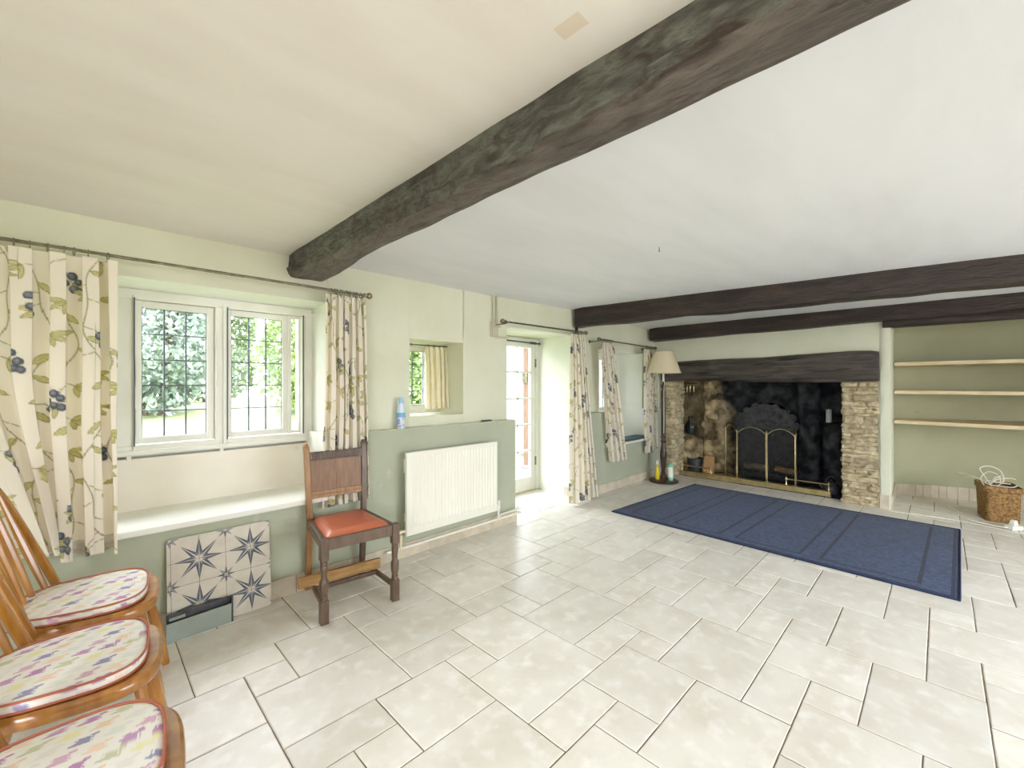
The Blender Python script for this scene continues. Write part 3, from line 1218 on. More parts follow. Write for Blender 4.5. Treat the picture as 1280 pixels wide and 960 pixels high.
def prof_4(t):
    poly = [(-0.03, 1.90), (-0.03, 1.84 + 0.012), (-0.018, 1.84), (0.15, 1.84), (0.15, 1.90)]
    return resample(poly, 24)


beam('alcove_lintel', 'dark timber lintel under the far beam above shelved alcove', (5.715, 0.41), (5.715, -3.1),
     lambda t: [(-a, b) for a, b in prof_4(t)], M_BEAMD, n=110, amp=0.006, fr=4, seed=20)


def prof_lint(t):
    # t = 0 at the left end (Y 2.70), 1 at the right end (Y 0.44)
    top = 1.555 + 0.045 * smooth(t, 0, 0.5) + 0.012 * math.sin(t * 9) - 0.012 * smooth(t, .97, 1)
    bot = 1.300 + 0.012 * math.sin(t * 5 + 0.5)
    ch = 0.075 * (1 - smooth(t, 0.55, 0.8)) + 0.012
    f = 0.01 + 0.012 * math.sin(t * 4)
    poly = [(0.05, top), (0.0 + f, top - 0.02), (-0.012 + f, (top + bot) / 2), (f, bot + ch), (0.012 + ch * 0.75, bot), (0.24, bot), (0.24, top)]
    return resample(poly, 44)


beam('fireplace_lintel', 'massive dark oak lintel spanning the stone fireplace opening', (5.67, 2.74), (5.67, 0.44),
     lambda t: [(-a, b) for a, b in prof_lint(t)], M_LINTEL, n=150, amp=0.012, fr=5, seed=31)


# ------------------------------------------------------------------ printed curtain cloth
def print_floral(w, h, seed, px=0.0025, dens=1.0):
    """sprig print: long olive stems, outlined leaves, clusters of slate-blue berries on cream linen"""
    q = random.Random(seed)
    W, H = int(w / px) + 2, int(h / px) + 2
    img = np.zeros((H, W, 3), np.float32)
    img[:] = lin((244, 238, 227))
    ST, LF, LO = lin((172, 166, 118)), lin((220, 213, 164)), lin((166, 162, 104))
    BE, BD, BL = lin((146, 150, 158)), lin((104, 108, 118)), lin((184, 187, 192))

    def window(cx, cy, r):
        x0, x1 = max(0, int((cx - r) / px)), min(W, int((cx + r) / px) + 2)
        y0, y1 = max(0, int((cy - r) / px)), min(H, int((cy + r) / px) + 2)
        if x1 <= x0 or y1 <= y0:
            return None
        yy, xx = np.mgrid[y0:y1, x0:x1]
        return slice(y0, y1), slice(x0, x1), xx * px - cx, yy * px - cy

    def blend(sl, msk, col):
        m = np.clip(msk, 0, 1)[..., None]
        img[sl[0], sl[1]] = img[sl[0], sl[1]] * (1 - m) + np.array(col, np.float32) * m

    def seg(ax, ay, bx, by, wd, col):
        cx, cy = (ax + bx) / 2, (ay + by) / 2
        r = math.hypot(bx - ax, by - ay) / 2 + wd + px
        g_ = window(cx, cy, r)
        if g_ is None:
            return
        dx, dy = bx - ax, by - ay
        l2 = dx * dx + dy * dy + 1e-12
        X, Y = g_[2] + cx - ax, g_[3] + cy - ay
        t = np.clip((X * dx + Y * dy) / l2, 0, 1)
        d = np.hypot(X - t * dx, Y - t * dy)
        blend(g_, (wd - d) / px + 0.5, col)

    def leaf(cx, cy, ang, ln, wd):
        mx, my = cx + math.cos(ang) * ln / 2, cy + math.sin(ang) * ln / 2
        g_ = window(mx, my, ln * 0.6)
        if g_ is None:
            return
        ca, sa = math.cos(ang), math.sin(ang)
        a = (g_[2] * ca + g_[3] * sa) / (ln / 2)
        b = (-g_[2] * sa + g_[3] * ca)
        half = wd / 2 * np.clip(1 - a * a, 0, 1) ** 0.75
        e = half - np.abs(b)
        inside = np.where(np.abs(a) < 1, e, -1.0)
        blend(g_, inside / px + 0.6, LO)
        blend(g_, (inside - 0.0022) / px + 0.4, LF)
        blend(g_, np.where(np.abs(a) < 0.8, (0.0010 - np.abs(b)) / px + 0.4, 0) * 0.7, LO)

    def berry(cx, cy, r):
        g_ = window(cx, cy, r + 2 * px)
        if g_ is None:
            return
        d = np.hypot(g_[2], g_[3] * 0.92)
        blend(g_, (r - d) / px + 0.5, BD)
        d2 = np.hypot(g_[2] + r * 0.12, g_[3] * 0.92 - r * 0.12)
        blend(g_, (r * 0.74 - d2) / px * 0.7, BE)
        d3 = np.hypot(g_[2] + r * 0.25, g_[3] - r * 0.3)
        blend(g_, (r * 0.33 - d3) / px * 0.5, BL)

    x = -0.05
    k = 0
    while x < w + 0.1:
        y = -q.uniform(0, 0.2)
        ph = q.uniform(0, 6)
        px_, py_ = None, None
        nxt = q.uniform(0.02, 0.06)
        sd = 1
        nb = q.uniform(0.05, 0.25)
        while y < h + 0.05:
            cx = x + 0.035 * math.sin(y * 11 + ph) + 0.012 * math.sin(y * 29 + ph)
            if px_ is not None:
                seg(px_, py_, cx, y, 0.0016, ST)
            nxt -= 0.012
            nb -= 0.012
            if nxt < 0:
                base = math.pi / 2 * 1 + sd * q.uniform(0.5, 1.1)
                if q.random() < 0.45:
                    # twig with three leaves
                    ex, ey = cx - math.cos(base) * 0.05 * -1, y + math.sin(base) * -0.035
                    ex = cx + sd * 0.05
                    seg(cx, y, ex, ey, 0.0013, ST)
                    a0 = -0.6 if sd > 0 else math.pi + 0.6
                    for dlt in (-0.7, 0.05, 0.8):
                        leaf(ex, ey, a0 + dlt, q.uniform(0.038, 0.055), q.uniform(0.014, 0.02))
                else:
                    leaf(cx, y, (-0.5 if sd > 0 else math.pi + 0.5) + q.uniform(-0.4, 0.4), q.uniform(0.045, 0.065), q.uniform(0.017, 0.024))
                sd = -sd
                nxt = q.uniform(0.035, 0.08) / dens
            if nb < 0:
                ex, ey = cx - sd * q.uniform(0.05, 0.08), y - q.uniform(0.04, 0.09)
                seg(cx, y, (cx + ex) / 2, ey + 0.045, 0.0012, ST)
                seg((cx + ex) / 2, ey + 0.045, ex, ey, 0.0012, ST)
                for (bx, by) in ((0, 0.02), (0.016, -0.002), (-0.014, -0.006), (0.004, -0.024), (0.02, -0.028), (-0.02, 0.026)):
                    berry(ex + bx + q.uniform(-.003, .003), ey + by + q.uniform(-.003, .003), q.uniform(0.0105, 0.014))
                nb = q.uniform(0.30, 0.42)
            px_, py_ = cx, y
            y += 0.012
        x += q.uniform(0.15, 0.19)
        k += 1
    return img, px


def curtain(name, label, cat_group, top, bot, ztop, zbot, folds, amp, y0, seed, mats, nu, nv, shape=None, yb=None, pleat=True, dens=1.0, fullness=2.4):
    """hanging pleated cloth; top=(x0,x1) bot=(x0,x1): its edges at ztop and zbot"""
    q = random.Random(seed)
    phs = [q.uniform(-0.35, 0.35) for _ in range(folds * 2 + 3)]
    wgt = [q.uniform(0.7, 1.3) for _ in range(folds + 2)]
    cum = [0]
    for w_ in wgt[:folds]:
        cum.append(cum[-1] + w_)
    tot = cum[-1]

    def phase(u):
        s = u * tot
        for i in range(folds):
            if s <= cum[i + 1] or i == folds - 1:
                return i + (s - cum[i]) / wgt[i]
        return folds
    ampf = [q.uniform(0.55, 1.15) for _ in range(folds + 2)]
    P = np.zeros((nu, nv, 3))
    for i in range(nu):
        u = i / (nu - 1)
        p = phase(u)
        fi = min(folds - 1, int(p))
        fr = p - fi
        af = ampf[fi] * (1 - fr) + ampf[fi + 1] * fr
        for j in range(nv):
            v = j / (nv - 1)       # 0 top, 1 bottom
            vs_ = v ** 1.25
            x0 = top[0] + (bot[0] - top[0]) * vs_
            x1 = top[1] + (bot[1] - top[1]) * vs_
            ang = 2 * PI * p + 0.4 * math.sin(v * 2.2 + fi * 1.7)
            s = math.tanh(2.6 * (-math.cos(ang) - 0.35))
            a = amp * af * (0.75 + 0.4 * min(1, v * 2.0))
            if v < 0.07 and pleat:
                a *= 0.6 + 0.4 * v / 0.07
            wv = 0.35 * (x1 - x0) / folds
            x = x0 + (x1 - x0) * u + wv * 0.8 * math.sin(2 * ang) * 0.4
            y = y0 + ((yb - y0) * vs_ if yb is not None else 0) + a * s
            z = ztop + (zbot - ztop) * v
            if v > 0.9:
                z += 0.006 * math.sin(ang * 0.5 + seed) * (v - 0.9) * 10
            x += 0.006 * mnoise.noise(Vector((u * 3, v * 3, seed)))
            y += 0.010 * mnoise.noise(Vector((u * 4, v * 2.5, seed + 5))) * v
            if shape:
                x, y, z = shape(u, v, x, y, z)
            P[i, j] = (x, y, z)
    mid = P[:, nv // 2]
    s_ = np.concatenate([[0], np.cumsum(np.linalg.norm(np.diff(mid, axis=0), axis=1))])
    h = abs(ztop - zbot)
    mb = MB()
    mb.v = [tuple(P[i, j]) for i in range(nu) for j in range(nv)]
    for i in range(nu - 1):
        for j in range(nv - 1):
            mb.f.append((i * nv + j, (i + 1) * nv + j, (i + 1) * nv + j + 1, i * nv + j + 1))
            mb.m.append(0)
            mb.fa.append(0.5)
    if mats is M_CURT:
        img, px = print_floral(s_[-1] / 1.3, h / 1.3, seed, dens=dens)
        px *= 1.3
        ii = np.clip((s_ / px).astype(int), 0, img.shape[1] - 1)
        jj = np.clip(((1 - np.linspace(0, 1, nv)) * h / px).astype(int), 0, img.shape[0] - 1)
        cols = img[np.ix_(jj, ii)].transpose(1, 0, 2)       # (nu, nv, 3)
        mb.vc = np.concatenate([cols, np.ones((nu, nv, 1), np.float32)], axis=2)
    root = thing(name, label, 'curtain', ((top[0] + top[1]) / 2, y0, zbot), 0, cat_group)
    mb.build('cloth', mats, root, root.location, angle=180, solid=0.0016)
    return root, P


def knot(u, v, x, y, z):
    # left part of the cloth is caught up and folded over the seat corner
    w = 1 - smooth(u, 0.30, 0.80)
    k_ = max(0.0, (v - 0.38) / 0.62) ** 1.2
    return x + 0.17 * w * k_, y - 0.03 * w * k_, z + 0.05 * w * k_


FL = 'floral print curtains'
cA, PA = curtain('floral_curtain', 'floral curtain left of big leaded window, hem behind spindle-back chair', FL,
                 (-0.52, 0.104), (-0.50, 0.116), 1.840, 0.50, 6, 0.050, 2.715, 11, M_CURT, 440, 330, shape=knot)
cB, PB = curtain('floral_curtain', 'floral curtain hanging behind the dark oak dining chair', FL,
                 (1.082, 1.345), (1.052, 1.376), 1.846, 0.49, 6, 0.019, 2.760, 22, M_CURT, 260, 260)
cC, PC = curtain('floral_curtain', 'full length floral curtain beside the glazed garden door', FL,
                 (3.585, 3.80), (3.565, 4.04), 1.795, 0.022, 5, 0.030, 2.715, 33, M_CURT, 200, 260, dens=0.9)
cD, PD = curtain('floral_curtain', 'floral curtain swept aside left of small seat window', FL,
                 (4.15, 4.385), (4.32, 4.66), 1.745, 0.355, 5, 0.028, 2.72, 44, M_CURT, 180, 220, dens=0.9)
cE, PE = curtain('floral_curtain', 'floral curtain hanging behind the standard lamp', FL,
                 (5.15, 5.42), (5.19, 5.50), 1.725, 0.365, 5, 0.026, 2.72, 55, M_CURT, 160, 200, dens=0.9)
cF, PF = curtain('cream_curtain', 'short plain cream curtain in the little window recess', None,
                 (2.075, 2.275), (2.085, 2.285), 1.595, 1.055, 4, 0.032, 3.12, 66, M_CURTP, 90, 60)

# ------------------------------------------------------------------ curtain poles


def pole(label, x0, x1, y, z0, z1, rad, rings, finL, finR, brk, wall_y, hooks=None):
    t = thing('curtain_pole', label, 'curtain pole', ((x0 + x1) / 2, y, (z0 + z1) / 2), 0, None)
    off = t.location

    def zz(x):
        return z0 + (z1 - z0) * (x - x0) / (x1 - x0)
    mb = MB()
    mb.tube([(x0, y, z0), (x1, y, z1)], rad, 10)
    mb.build('rod', M_STEEL, t, off)
    for (on, x, s) in ((finL, x0, -1), (finR, x1, 1)):
        if on:
            f = MB()
            zc = zz(x)
            f.ball((x + s * 0.022, y, zc), 0.022, 14)
            f.tube([(x - s * 0.02, y, zc), (x - s * 0.012, y, zc), (x - s * 0.01, y, zc), (x + s * 0.004, y, zc)], [rad * 1.2, rad * 1.9, rad * 1.3, rad * 1.3], 10)
            f.build('finial', M_STEEL, t, off)
    for x in brk:
        b = MB()
        b.tube([(x, y, zz(x)), (x, y + 0.02, zz(x) - 0.012), (x, wall_y - 0.006, zz(x) - 0.012)], 0.006, 8)
        b.tube([(x, wall_y - 0.006, zz(x) - 0.012), (x, wall_y, zz(x) - 0.012)], 0.018, 12)
        b.tube([(x, y - 0.001, zz(x) - rad - 0.006), (x, y - 0.001, zz(x) + 0.004)], rad * 1.25, 8)
        b.build('bracket', M_STEEL, t, off)
    for x in rings:
        r_ = MB()
        n = 16
        R0 = rad + 0.008
        zc = zz(x) - 0.006
        tw = rng.uniform(-0.25, 0.25)
        r_.tube([(x + R0 * math.sin(2 * PI * k / n) * math.sin(tw), y + R0 * math.sin(2 * PI * k / n) * math.cos(tw), zc + R0 * math.cos(2 * PI * k / n)) for k in range(n)], 0.0022, 6, closed=True)
        r_.tube([(x, y, zc - R0), (x, y - 0.003, zc - R0 - 0.012), (x, y, zc - R0 - 0.02)], 0.0018, 6)
        r_.build('curtain_ring', M_STEEL, t, off)
    return t


def ringpos(a, b, n, sd):
    q = random.Random(sd)
    return [a + (b - a) * (i + 0.5 + q.uniform(-.25, .25)) / n for i in range(n)]


pole('thin pewter curtain pole with ball finial above the big window', -1.0, 1.357, 2.76, 1.876, 1.872, 0.0085,
     ringpos(-0.42, 0.095, 11, 1) + ringpos(1.10, 1.33, 9, 2), False, True, (-0.55, 1.342), YU)
pole('thin curtain pole with ball finial above the garden door', 2.62, 3.83, 2.715, 1.822, 1.824, 0.0085,
     ringpos(3.60, 3.79, 7, 3), True, True, (2.66, 3.82), YU)
pole('short curtain pole with two ball finials above small seat window', 4.12, 5.43, 2.715, 1.775, 1.755, 0.0085,
     ringpos(4.17, 4.37, 7, 4) + ringpos(5.17, 5.40, 7, 5), True, True, (4.16, 5.40), YU)

t = thing('curtain_pole', 'slim white curtain rail inside the little window recess', 'curtain pole', (2.03, 3.12, 1.60))
mb = MB()
mb.tube([(1.775, 3.12, 1.600), (2.30, 3.12, 1.602)], 0.006, 8)
mb.build('rod', M_STEEL, t, t.location)
for x in (1.93, 2.10, 2.16, 2.22, 2.27):
    mb = MB()
    mb.tube([(x + 0.009 * math.cos(a), 3.12, 1.598 + 0.011 * math.sin(a)) for a in [2 * PI * k / 12 for k in range(12)]], 0.002, 6, closed=True)
    mb.build('curtain_ring', M_STEEL, t, t.location)

t = thing('door_rod', 'short dark rod fixed to frame at top of garden door', 'rod', (3.4, 3.40, 1.755))
mb = MB()
mb.tube([(2.93, 3.405, 1.762), (3.86, 3.405, 1.752)], 0.009, 10)
mb.build('rod', M_IRON, t, t.location)
mb = MB()
mb.tube([(3.72, 3.405, 1.7535), (3.80, 3.405, 1.7528)], 0.015, 10)
mb.build('collar', M_IRON, t, t.location)
mb = MB()
mb.tube([(3.86, 3.405, 1.752), (3.875, 3.405, 1.752)], [0.012, 0.016], 10)
mb.build('end_cap', M_IRON, t, t.location)
mb = MB()
mb.box(3.845, 3.857, 3.40, 3.445, 1.745, 1.760)
mb.build('bracket', M_IRON, t, t.location, smooth=False)
mb = MB()
mb.box(2.935, 2.947, 3.40, 3.445, 1.753, 1.769)
mb.build('bracket', M_IRON, t, t.location, smooth=False)

# conduits and hinge-like plate at the top left of the door opening
M_COND = mat('painted_conduit', (196, 190, 168), 0.5)
t = thing('wall_conduit', 'pair of thin painted conduits running from ceiling down to pole end', 'conduit', (2.66, 2.87, 1.72))
for (dx, zt) in ((0.0, 1.70), (0.045, 1.80)):
    mb = MB()
    pts = [(2.63 + dx, 2.872, 2.078), (2.63 + dx, 2.872, zt + 0.02)]
    pts += [(2.632 + dx, 2.872, zt + 0.005), (2.645 + dx, 2.872, zt), (2.80 if dx == 0 else 2.72, 2.872, zt)]
    mb.tube(pts, 0.0095, 10)
    mb.build('conduit', M_COND, t, t.location)
mb = MB()
mb.box(2.60, 2.70, 2.878, 2.886, 1.70, 1.84)
mb.tube([(2.655, 2.885, 1.815), (2.655, 2.86, 1.815)], 0.022, 14)
mb.build('back_plate', M_COND, t, t.location)

# ------------------------------------------------------------------ spindle-back chairs
def seat_outline(n, d=0.40, wf=0.44, wb=0.36):
    """closed outline, x forward"""
    out = []
    for k in range(n):
        a = 2 * PI * k / n
        c, s = math.cos(a), math.sin(a)
        e = 0.68 if c > 0 else 0.62
        x = math.copysign(abs(c) ** e, c) * d / 2
        w = (wb + (wf - wb) * (x / d + 0.5)) / 2
        y = math.copysign(abs(s) ** 0.62, s) * w
        out.append((x, y))
    return out


def make_windsor(label):
    t = thing('spindle_back_chair', label, 'chair', (0, 0, 0), 0, 'row of spindle back chairs')
    ol = seat_outline(56)
    mb = MB()
    prof = [(0.90, 0.398), (0.975, 0.402), (1.0, 0.412), (1.0, 0.424), (0.985, 0.434), (0.95, 0.440)]
    k = len(ol)
    vs = []
    for (s, z) in prof:
        vs += [(x * s, y * s, z) for x, y in ol]
    fs = []
    for i in range(len(prof) - 1):
        for j in range(k):
            j2 = (j + 1) % k
            fs.append((i * k + j, i * k + j2, (i + 1) * k + j2, (i + 1) * k + j))
    fs.append(tuple(reversed(range(k))))
    # dished saddle
    m = len(prof) - 1
    rings = [m * k]
    for s, dz in ((0.8, -0.004), (0.5, -0.009), (0.2, -0.010)):
        b = len(vs)
        vs += [(x * s * 0.95, y * s * 0.95, 0.440 + dz) for x, y in ol]
        fs += [(rings[-1] + j, rings[-1] + (j + 1) % k, b + (j + 1) % k, b + j) for j in range(k)]
        rings.append(b)
    fs.append(tuple(rings[-1] + j for j in range(k)))
    mb.add(vs, fs)
    mb.build('seat', M_PINE, t)
    # bow
    pts = []
    lean = lambda z: -0.125 - 0.36 * (z - 0.44)
    for i in range(41):
        a = i / 40
        ang = PI * a
        y = 0.208 * math.cos(ang)
        y = math.copysign(abs(y / 0.208) ** 0.62, y) * 0.208 * (1.0 + 0.05 * math.sin(ang))
        z = 0.425 + 0.525 * math.sin(ang) ** 0.72
        pts.append((lean(z), y, z))
    mb = MB()
    mb.tube(pts, [0.0185 if 2 < i < 38 else 0.0205 for i in range(41)], 10, sx=0.72, up=(1, 0, 0))
    mb.build('hoop', M_PINE, t)
    for i in range(5):
        yb = -0.140 + 0.07 * i
        yt = yb * 1.12
        # height of the bow at yt
        best = min(pts[5:36], key=lambda p: abs(p[1] - yt))
        zt = best[2] - 0.004
        x0 = -0.168 + 0.03 * (abs(yb) / 0.14) ** 2
        mb = MB()
        n = 8
        pp = [(x0 + (lean(zt) - x0) * q / n, yb + (yt - yb) * q / n, 0.43 + (zt - 0.43) * q / n) for q in range(n + 1)]
        rr = [0.0080 + 0.0050 * math.sin(PI * min(1, (q / n) * 1.15)) for q in range(n + 1)]
        mb.tube(pp, rr, 8)
        mb.build('spindle', M_PINE, t)
    legs = [((0.145, 0.15), (0.215, 0.20)), ((0.145, -0.15), (0.215, -0.20)), ((-0.135, 0.125), (-0.215, 0.175)), ((-0.135, -0.125), (-0.215, -0.175))]
    for (a, b) in legs:
        mb = MB()
        n = 10
        pp = [(b[0] + (a[0] - b[0]) * q / n, b[1] + (a[1] - b[1]) * q / n, 0.405 * q / n) for q in range(n + 1)]
        rr = [0.0125 + 0.008 * math.sin(PI * min(1, q / n * 0.9 + 0.08)) for q in range(n + 1)]
        mb.tube(pp, rr, 10)
        mb.build('leg', M_PINE, t)
    zs_ = 0.17
    f = zs_ / 0.405

    def at(i):
        a, b = legs[i]
        return (b[0] + (a[0] - b[0]) * f, b[1] + (a[1] - b[1]) * f, zs_)
    for (i, j) in ((0, 2), (1, 3)):
        mb = MB()
        p, q = Vector(at(i)), Vector(at(j))
        mb.tube([p.lerp(q, s) for s in (0, .25, .5, .75, 1)], [0.008, 0.011, 0.013, 0.011, 0.008], 8)
        mb.build('stretcher', M_PINE, t)
    mb = MB()
    p = (Vector(at(0)) + Vector(at(2))) / 2
    q = (Vector(at(1)) + Vector(at(3))) / 2
    mb.tube([p.lerp(q, s) for s in (0, .25, .5, .75, 1)], [0.008, 0.010, 0.012, 0.010, 0.008], 8)
    mb.build('stretcher', M_PINE, t)
    return t


def print_birds(X, Y, seed):
    """dogtooth-like patches of plum, violet, sage, straw and peach on off-white"""
    base = np.array(lin((240, 238, 233)), np.float32)
    pal = [lin(c) for c in ((190, 146, 190), (216, 182, 204), (230, 230, 226), (204, 206, 180), (238, 216, 196), (156, 154, 188), (234, 230, 184), (196, 158, 196), (226, 230, 224), (234, 208, 188))]
    cw, ch = 0.056, 0.042
    out = np.zeros(X.shape + (3,), np.float32)
    out[:] = base
    row = np.floor(Y / ch)
    xs = X / cw + row * 0.45
    col = np.floor(xs)
    fx = xs - col
    fy = Y / ch - row
    jag = 0.05 * np.sign(np.sin(X * 900 + np.floor(Y / 0.003) * 2.1))
    body = (fx > 0.34 + jag) & (fx < 0.80 + jag) & (fy > 0.22) & (fy < 0.80)
    tail = (fx > 0.12) & (fx <= 0.40) & (np.abs(fy - 0.26 - 0.3 * fx) < 0.12 * fx / 0.3)
    head = (fx >= 0.76) & (np.abs(fy - 0.80 - 0.35 * (fx - 0.76)) < 0.10)
    msk = body | tail | head
    idx = ((col * 3 + row * 1 + seed) % len(pal)).astype(int)
    P_ = np.array(pal, np.float32)[idx]
    out[msk] = P_[msk]
    return out


def make_cushion(label, loc, rz, seed, wrinkle, sc=(1, 1)):
    t = thing('seat_cushion', label, 'cushion', loc, rz, 'printed seat cushions')
    ol = seat_outline(200, 0.365 * sc[0], 0.40 * sc[1], 0.32 * sc[1])
    K = len(ol)
    nr = 90
    vs, fs = [], []
    q = random.Random(seed)
    for i in range(nr + 1):
        s = i / nr
        for (x, y) in ol:
            # dome on top, falling to a soft edge
            h = 0.042 * (1 - 0.30 * s ** 2) if s < 0.9 else 0.042 * (0.757 - 0.16 * ((s - 0.9) / 0.1) ** 2)
            p = Vector((x * s, y * s, 0))
            h += 0.004 * mnoise.noise(p * 9 + Vector((seed, 0, 0))) * (1 - s)
            if wrinkle:
                c = (p.x * 0.45 + p.y * 0.9) + 0.06
                h += 0.0075 * math.exp(-((c) / 0.012) ** 2) * (1 - s ** 4) - 0.006 * math.exp(-((c - 0.022) / 0.01) ** 2) * (1 - s ** 4)
            vs.append((x * s, y * s, h))
    for (sc_, z) in ((1.01, 0.018), (1.0, 0.006), (0.96, 0.0)):
        vs += [(x * sc_, y * sc_, z) for x, y in ol]
    tot = nr + 4
    for i in range(tot - 1):
        for j in range(K):
            j2 = (j + 1) % K
            fs.append((i * K + j, i * K + j2, (i + 1) * K + j2, (i + 1) * K + j))
    fs.append(tuple((tot - 1) * K + j for j in range(K)))
    mb = MB()
    mb.add(vs, fs)
    A = np.array(vs)
    # the side wall continues the print
    ext = np.where(np.arange(len(vs)) >= (nr + 1) * K, 1.0, 0.0)
    X = A[:, 0] + 0.5 + ext * 0.0
    Y = A[:, 1] + 0.5 + ext * (0.042 - A[:, 2])
    cols = print_birds(X, Y, seed)
    mb.vc = np.concatenate([cols, np.ones((len(vs), 1), np.float32)], axis=1)
    body = mb.build('cushion_body', M_CUSH, t, angle=60)
    for z, s_, r_ in ((0.030, 1.006, 0.0036), (0.004, 1.0, 0.0036)):
        pb = MB()
        pb.tube([(x * s_, y * s_, z) for x, y in ol[::2]], r_, 6, closed=True)
        pb.build('piping', M_PIPING, t)
    # tie tapes at the back corners
    for s_ in (-1, 1):
        tb = MB()
        x0, y0 = -0.15 * sc[0], s_ * 0.155 * sc[1]
        tb.tube([(x0, y0, 0.004), (x0 - 0.02, y0 + s_ * 0.012, 0.012), (x0 - 0.03, y0 + s_ * 0.03, 0.006), (x0 - 0.028, y0 + s_ * 0.04, -0.02)], 0.003, 6)
        tb.build('tie', M_PIPING, t)
    return t


WCH = [((0.025, 2.315, 0), R(-7), 'spindle-back chair standing closest to the window wall'),
       ((-0.018, 1.800, 0), R(-5), 'spindle-back chair standing in the middle of its row'),
       ((-0.030, 1.275, 0), R(-6), 'spindle-back chair nearest the viewer, showing white-lit seat front')]
w0 = make_windsor(WCH[0][2])
for i, (loc, rz, lb) in enumerate(WCH):
    if i == 0:
        w0.location = loc
        w0.rotation_euler = (0, 0, rz)
    else:
        dup(w0, loc, rz, lb)
make_cushion('patchwork print cushion on chair closest to the window wall', (0.004, 2.317, 0.4405), R(-7), 0, False)
make_cushion('patchwork print cushion on the middle spindle-back chair', (-0.038, 1.802, 0.4405), R(-5), 4, False)
make_cushion('wrinkled patchwork print cushion on chair nearest the viewer', (-0.051, 1.277, 0.4405), R(-6), 7, True)

# ------------------------------------------------------------------ oak dining chair
dc = thing('dining_chair', 'dark oak dining chair with red leather seat standing before radiator', 'chair', (1.118, 2.50, 0), R(-6))
for s in (-1, 1):
    mb = MB()
    x, y = s * 0.198, -0.213
    b = 0.0215
    mb.box(x - b, x + b, y - b, y + b, 0.335, 0.452)
    mb.box(x - b, x + b, y - b, y + b, 0.0, 0.125)
    pf = [(0.019, 0.122), (0.0215, 0.130), (0.018, 0.138), (0.0215, 0.144), (0.017, 0.150), (0.019, 0.158), (0.0245, 0.185), (0.026, 0.205), (0.0245, 0.225), (0.0165, 0.240),
          (0.0165, 0.262), (0.0195, 0.285), (0.0205, 0.300), (0.0165, 0.308), (0.0205, 0.314), (0.0165, 0.320), (0.0205, 0.328), (0.019, 0.338)]
    mb.lathe(pf, (x, y, 0), 8)
    mb.build('front_leg', M_OAK, dc, bevel=0.003)
    mb = MB()
    xs = s * 0.166
    c = [(0.0, 0.252), (0.15, 0.232), (0.30, 0.217), (0.43, 0.212), (0.52, 0.214), (0.70, 0.226), (0.86, 0.243), (0.885, 0.249)]
    vs, fs = [], []
    hw = 0.0165
    for (z, y) in c:
        hd = 0.0165 if z < 0.5 else 0.0165 - 0.006 * (z - 0.5) / 0.4
        xx = xs + s * 0.012 * max(0, (z - 0.45)) / 0.45
        vs += [(xx - hw, y - hd, z), (xx + hw, y - hd, z), (xx + hw, y + hd, z), (xx - hw, y + hd, z)]
    for i in range(len(c) - 1):
        for j in range(4):
            j2 = (j + 1) % 4
            fs.append((i * 4 + j, i * 4 + j2, (i + 1) * 4 + j2, (i + 1) * 4 + j))
    fs += [(3, 2, 1, 0), tuple((len(c) - 1) * 4 + j for j in range(4))]
    mb.add(vs, fs)
    mb.ball((xs + s * 0.0117, 0.249, 0.888), 0.0155, 12, s=(1.0, 1.0, 0.85))
    mb.build('back_post', M_OAKL if s < 0 else M_OAK, dc, bevel=0.003)


def ybk(z):
    return 0.214 + (z - 0.52) * 0.082


def backslab(mb, x0, x1, z0, z1, th, off=0.0, m=0):
    mb.hexa([(x0, ybk(z0) - th / 2 + off, z0), (x1, ybk(z0) - th / 2 + off, z0), (x1, ybk(z0) + th / 2 + off, z0), (x0, ybk(z0) + th / 2 + off, z0)],
            [(x0, ybk(z1) - th / 2 + off, z1), (x1, ybk(z1) - th / 2 + off, z1), (x1, ybk(z1) + th / 2 + off, z1), (x0, ybk(z1) + th / 2 + off, z1)], m)


mb = MB()
backslab(mb, -0.158, 0.158, 0.795, 0.848, 0.022)
q = random.Random(5)
for i in range(22):
    x = -0.15 + 0.3 * (i + 0.5) / 22
    for z in (0.808, 0.822, 0.836):
        yy = ybk(z) - 0.011
        mb.ball((x + (0.003 if z == 0.822 else -0.003), yy, z), 0.0068, 8, s=(0.95, 0.45, 0.95))
mb.tube([(-0.157, ybk(.799) - .0115, .799), (0.157, ybk(.799) - .0115, .799)], 0.003, 6)
mb.tube([(-0.157, ybk(.845) - .0115, .845), (0.157, ybk(.845) - .0115, .845)], 0.003, 6)
mb.build('carved_top_rail', M_OAK, dc, angle=40)
mb = MB()
backslab(mb, -0.156, -0.004, 0.605, 0.797, 0.010)
backslab(mb, 0.004, 0.156, 0.605, 0.797, 0.010)
backslab(mb, -0.005, 0.005, 0.605, 0.797, 0.016)
mb.build('back_panel', M_OAKP, dc, bevel=0.0015)
mb = MB()
backslab(mb, -0.157, 0.157, 0.563, 0.607, 0.022)
backslab(mb, -0.157, 0.157, 0.580, 0.588, 0.030)
mb.build('lower_back_rail', M_OAKL, dc, bevel=0.002)
mb = MB()
F4 = [(-0.198, -0.213), (0.198, -0.213), (0.166, 0.212), (-0.166, 0.212)]


def rail(mb, a, b, z0, z1, th):
    a, b = Vector((a[0], a[1], 0)), Vector((b[0], b[1], 0))
    d = (b - a).normalized()
    n = Vector((-d.y, d.x, 0)) * th / 2
    mb.hexa([(p.x, p.y, z0) for p in (a - n, b - n, b + n, a + n)], [(p.x, p.y, z1) for p in (a - n, b - n, b + n, a + n)])


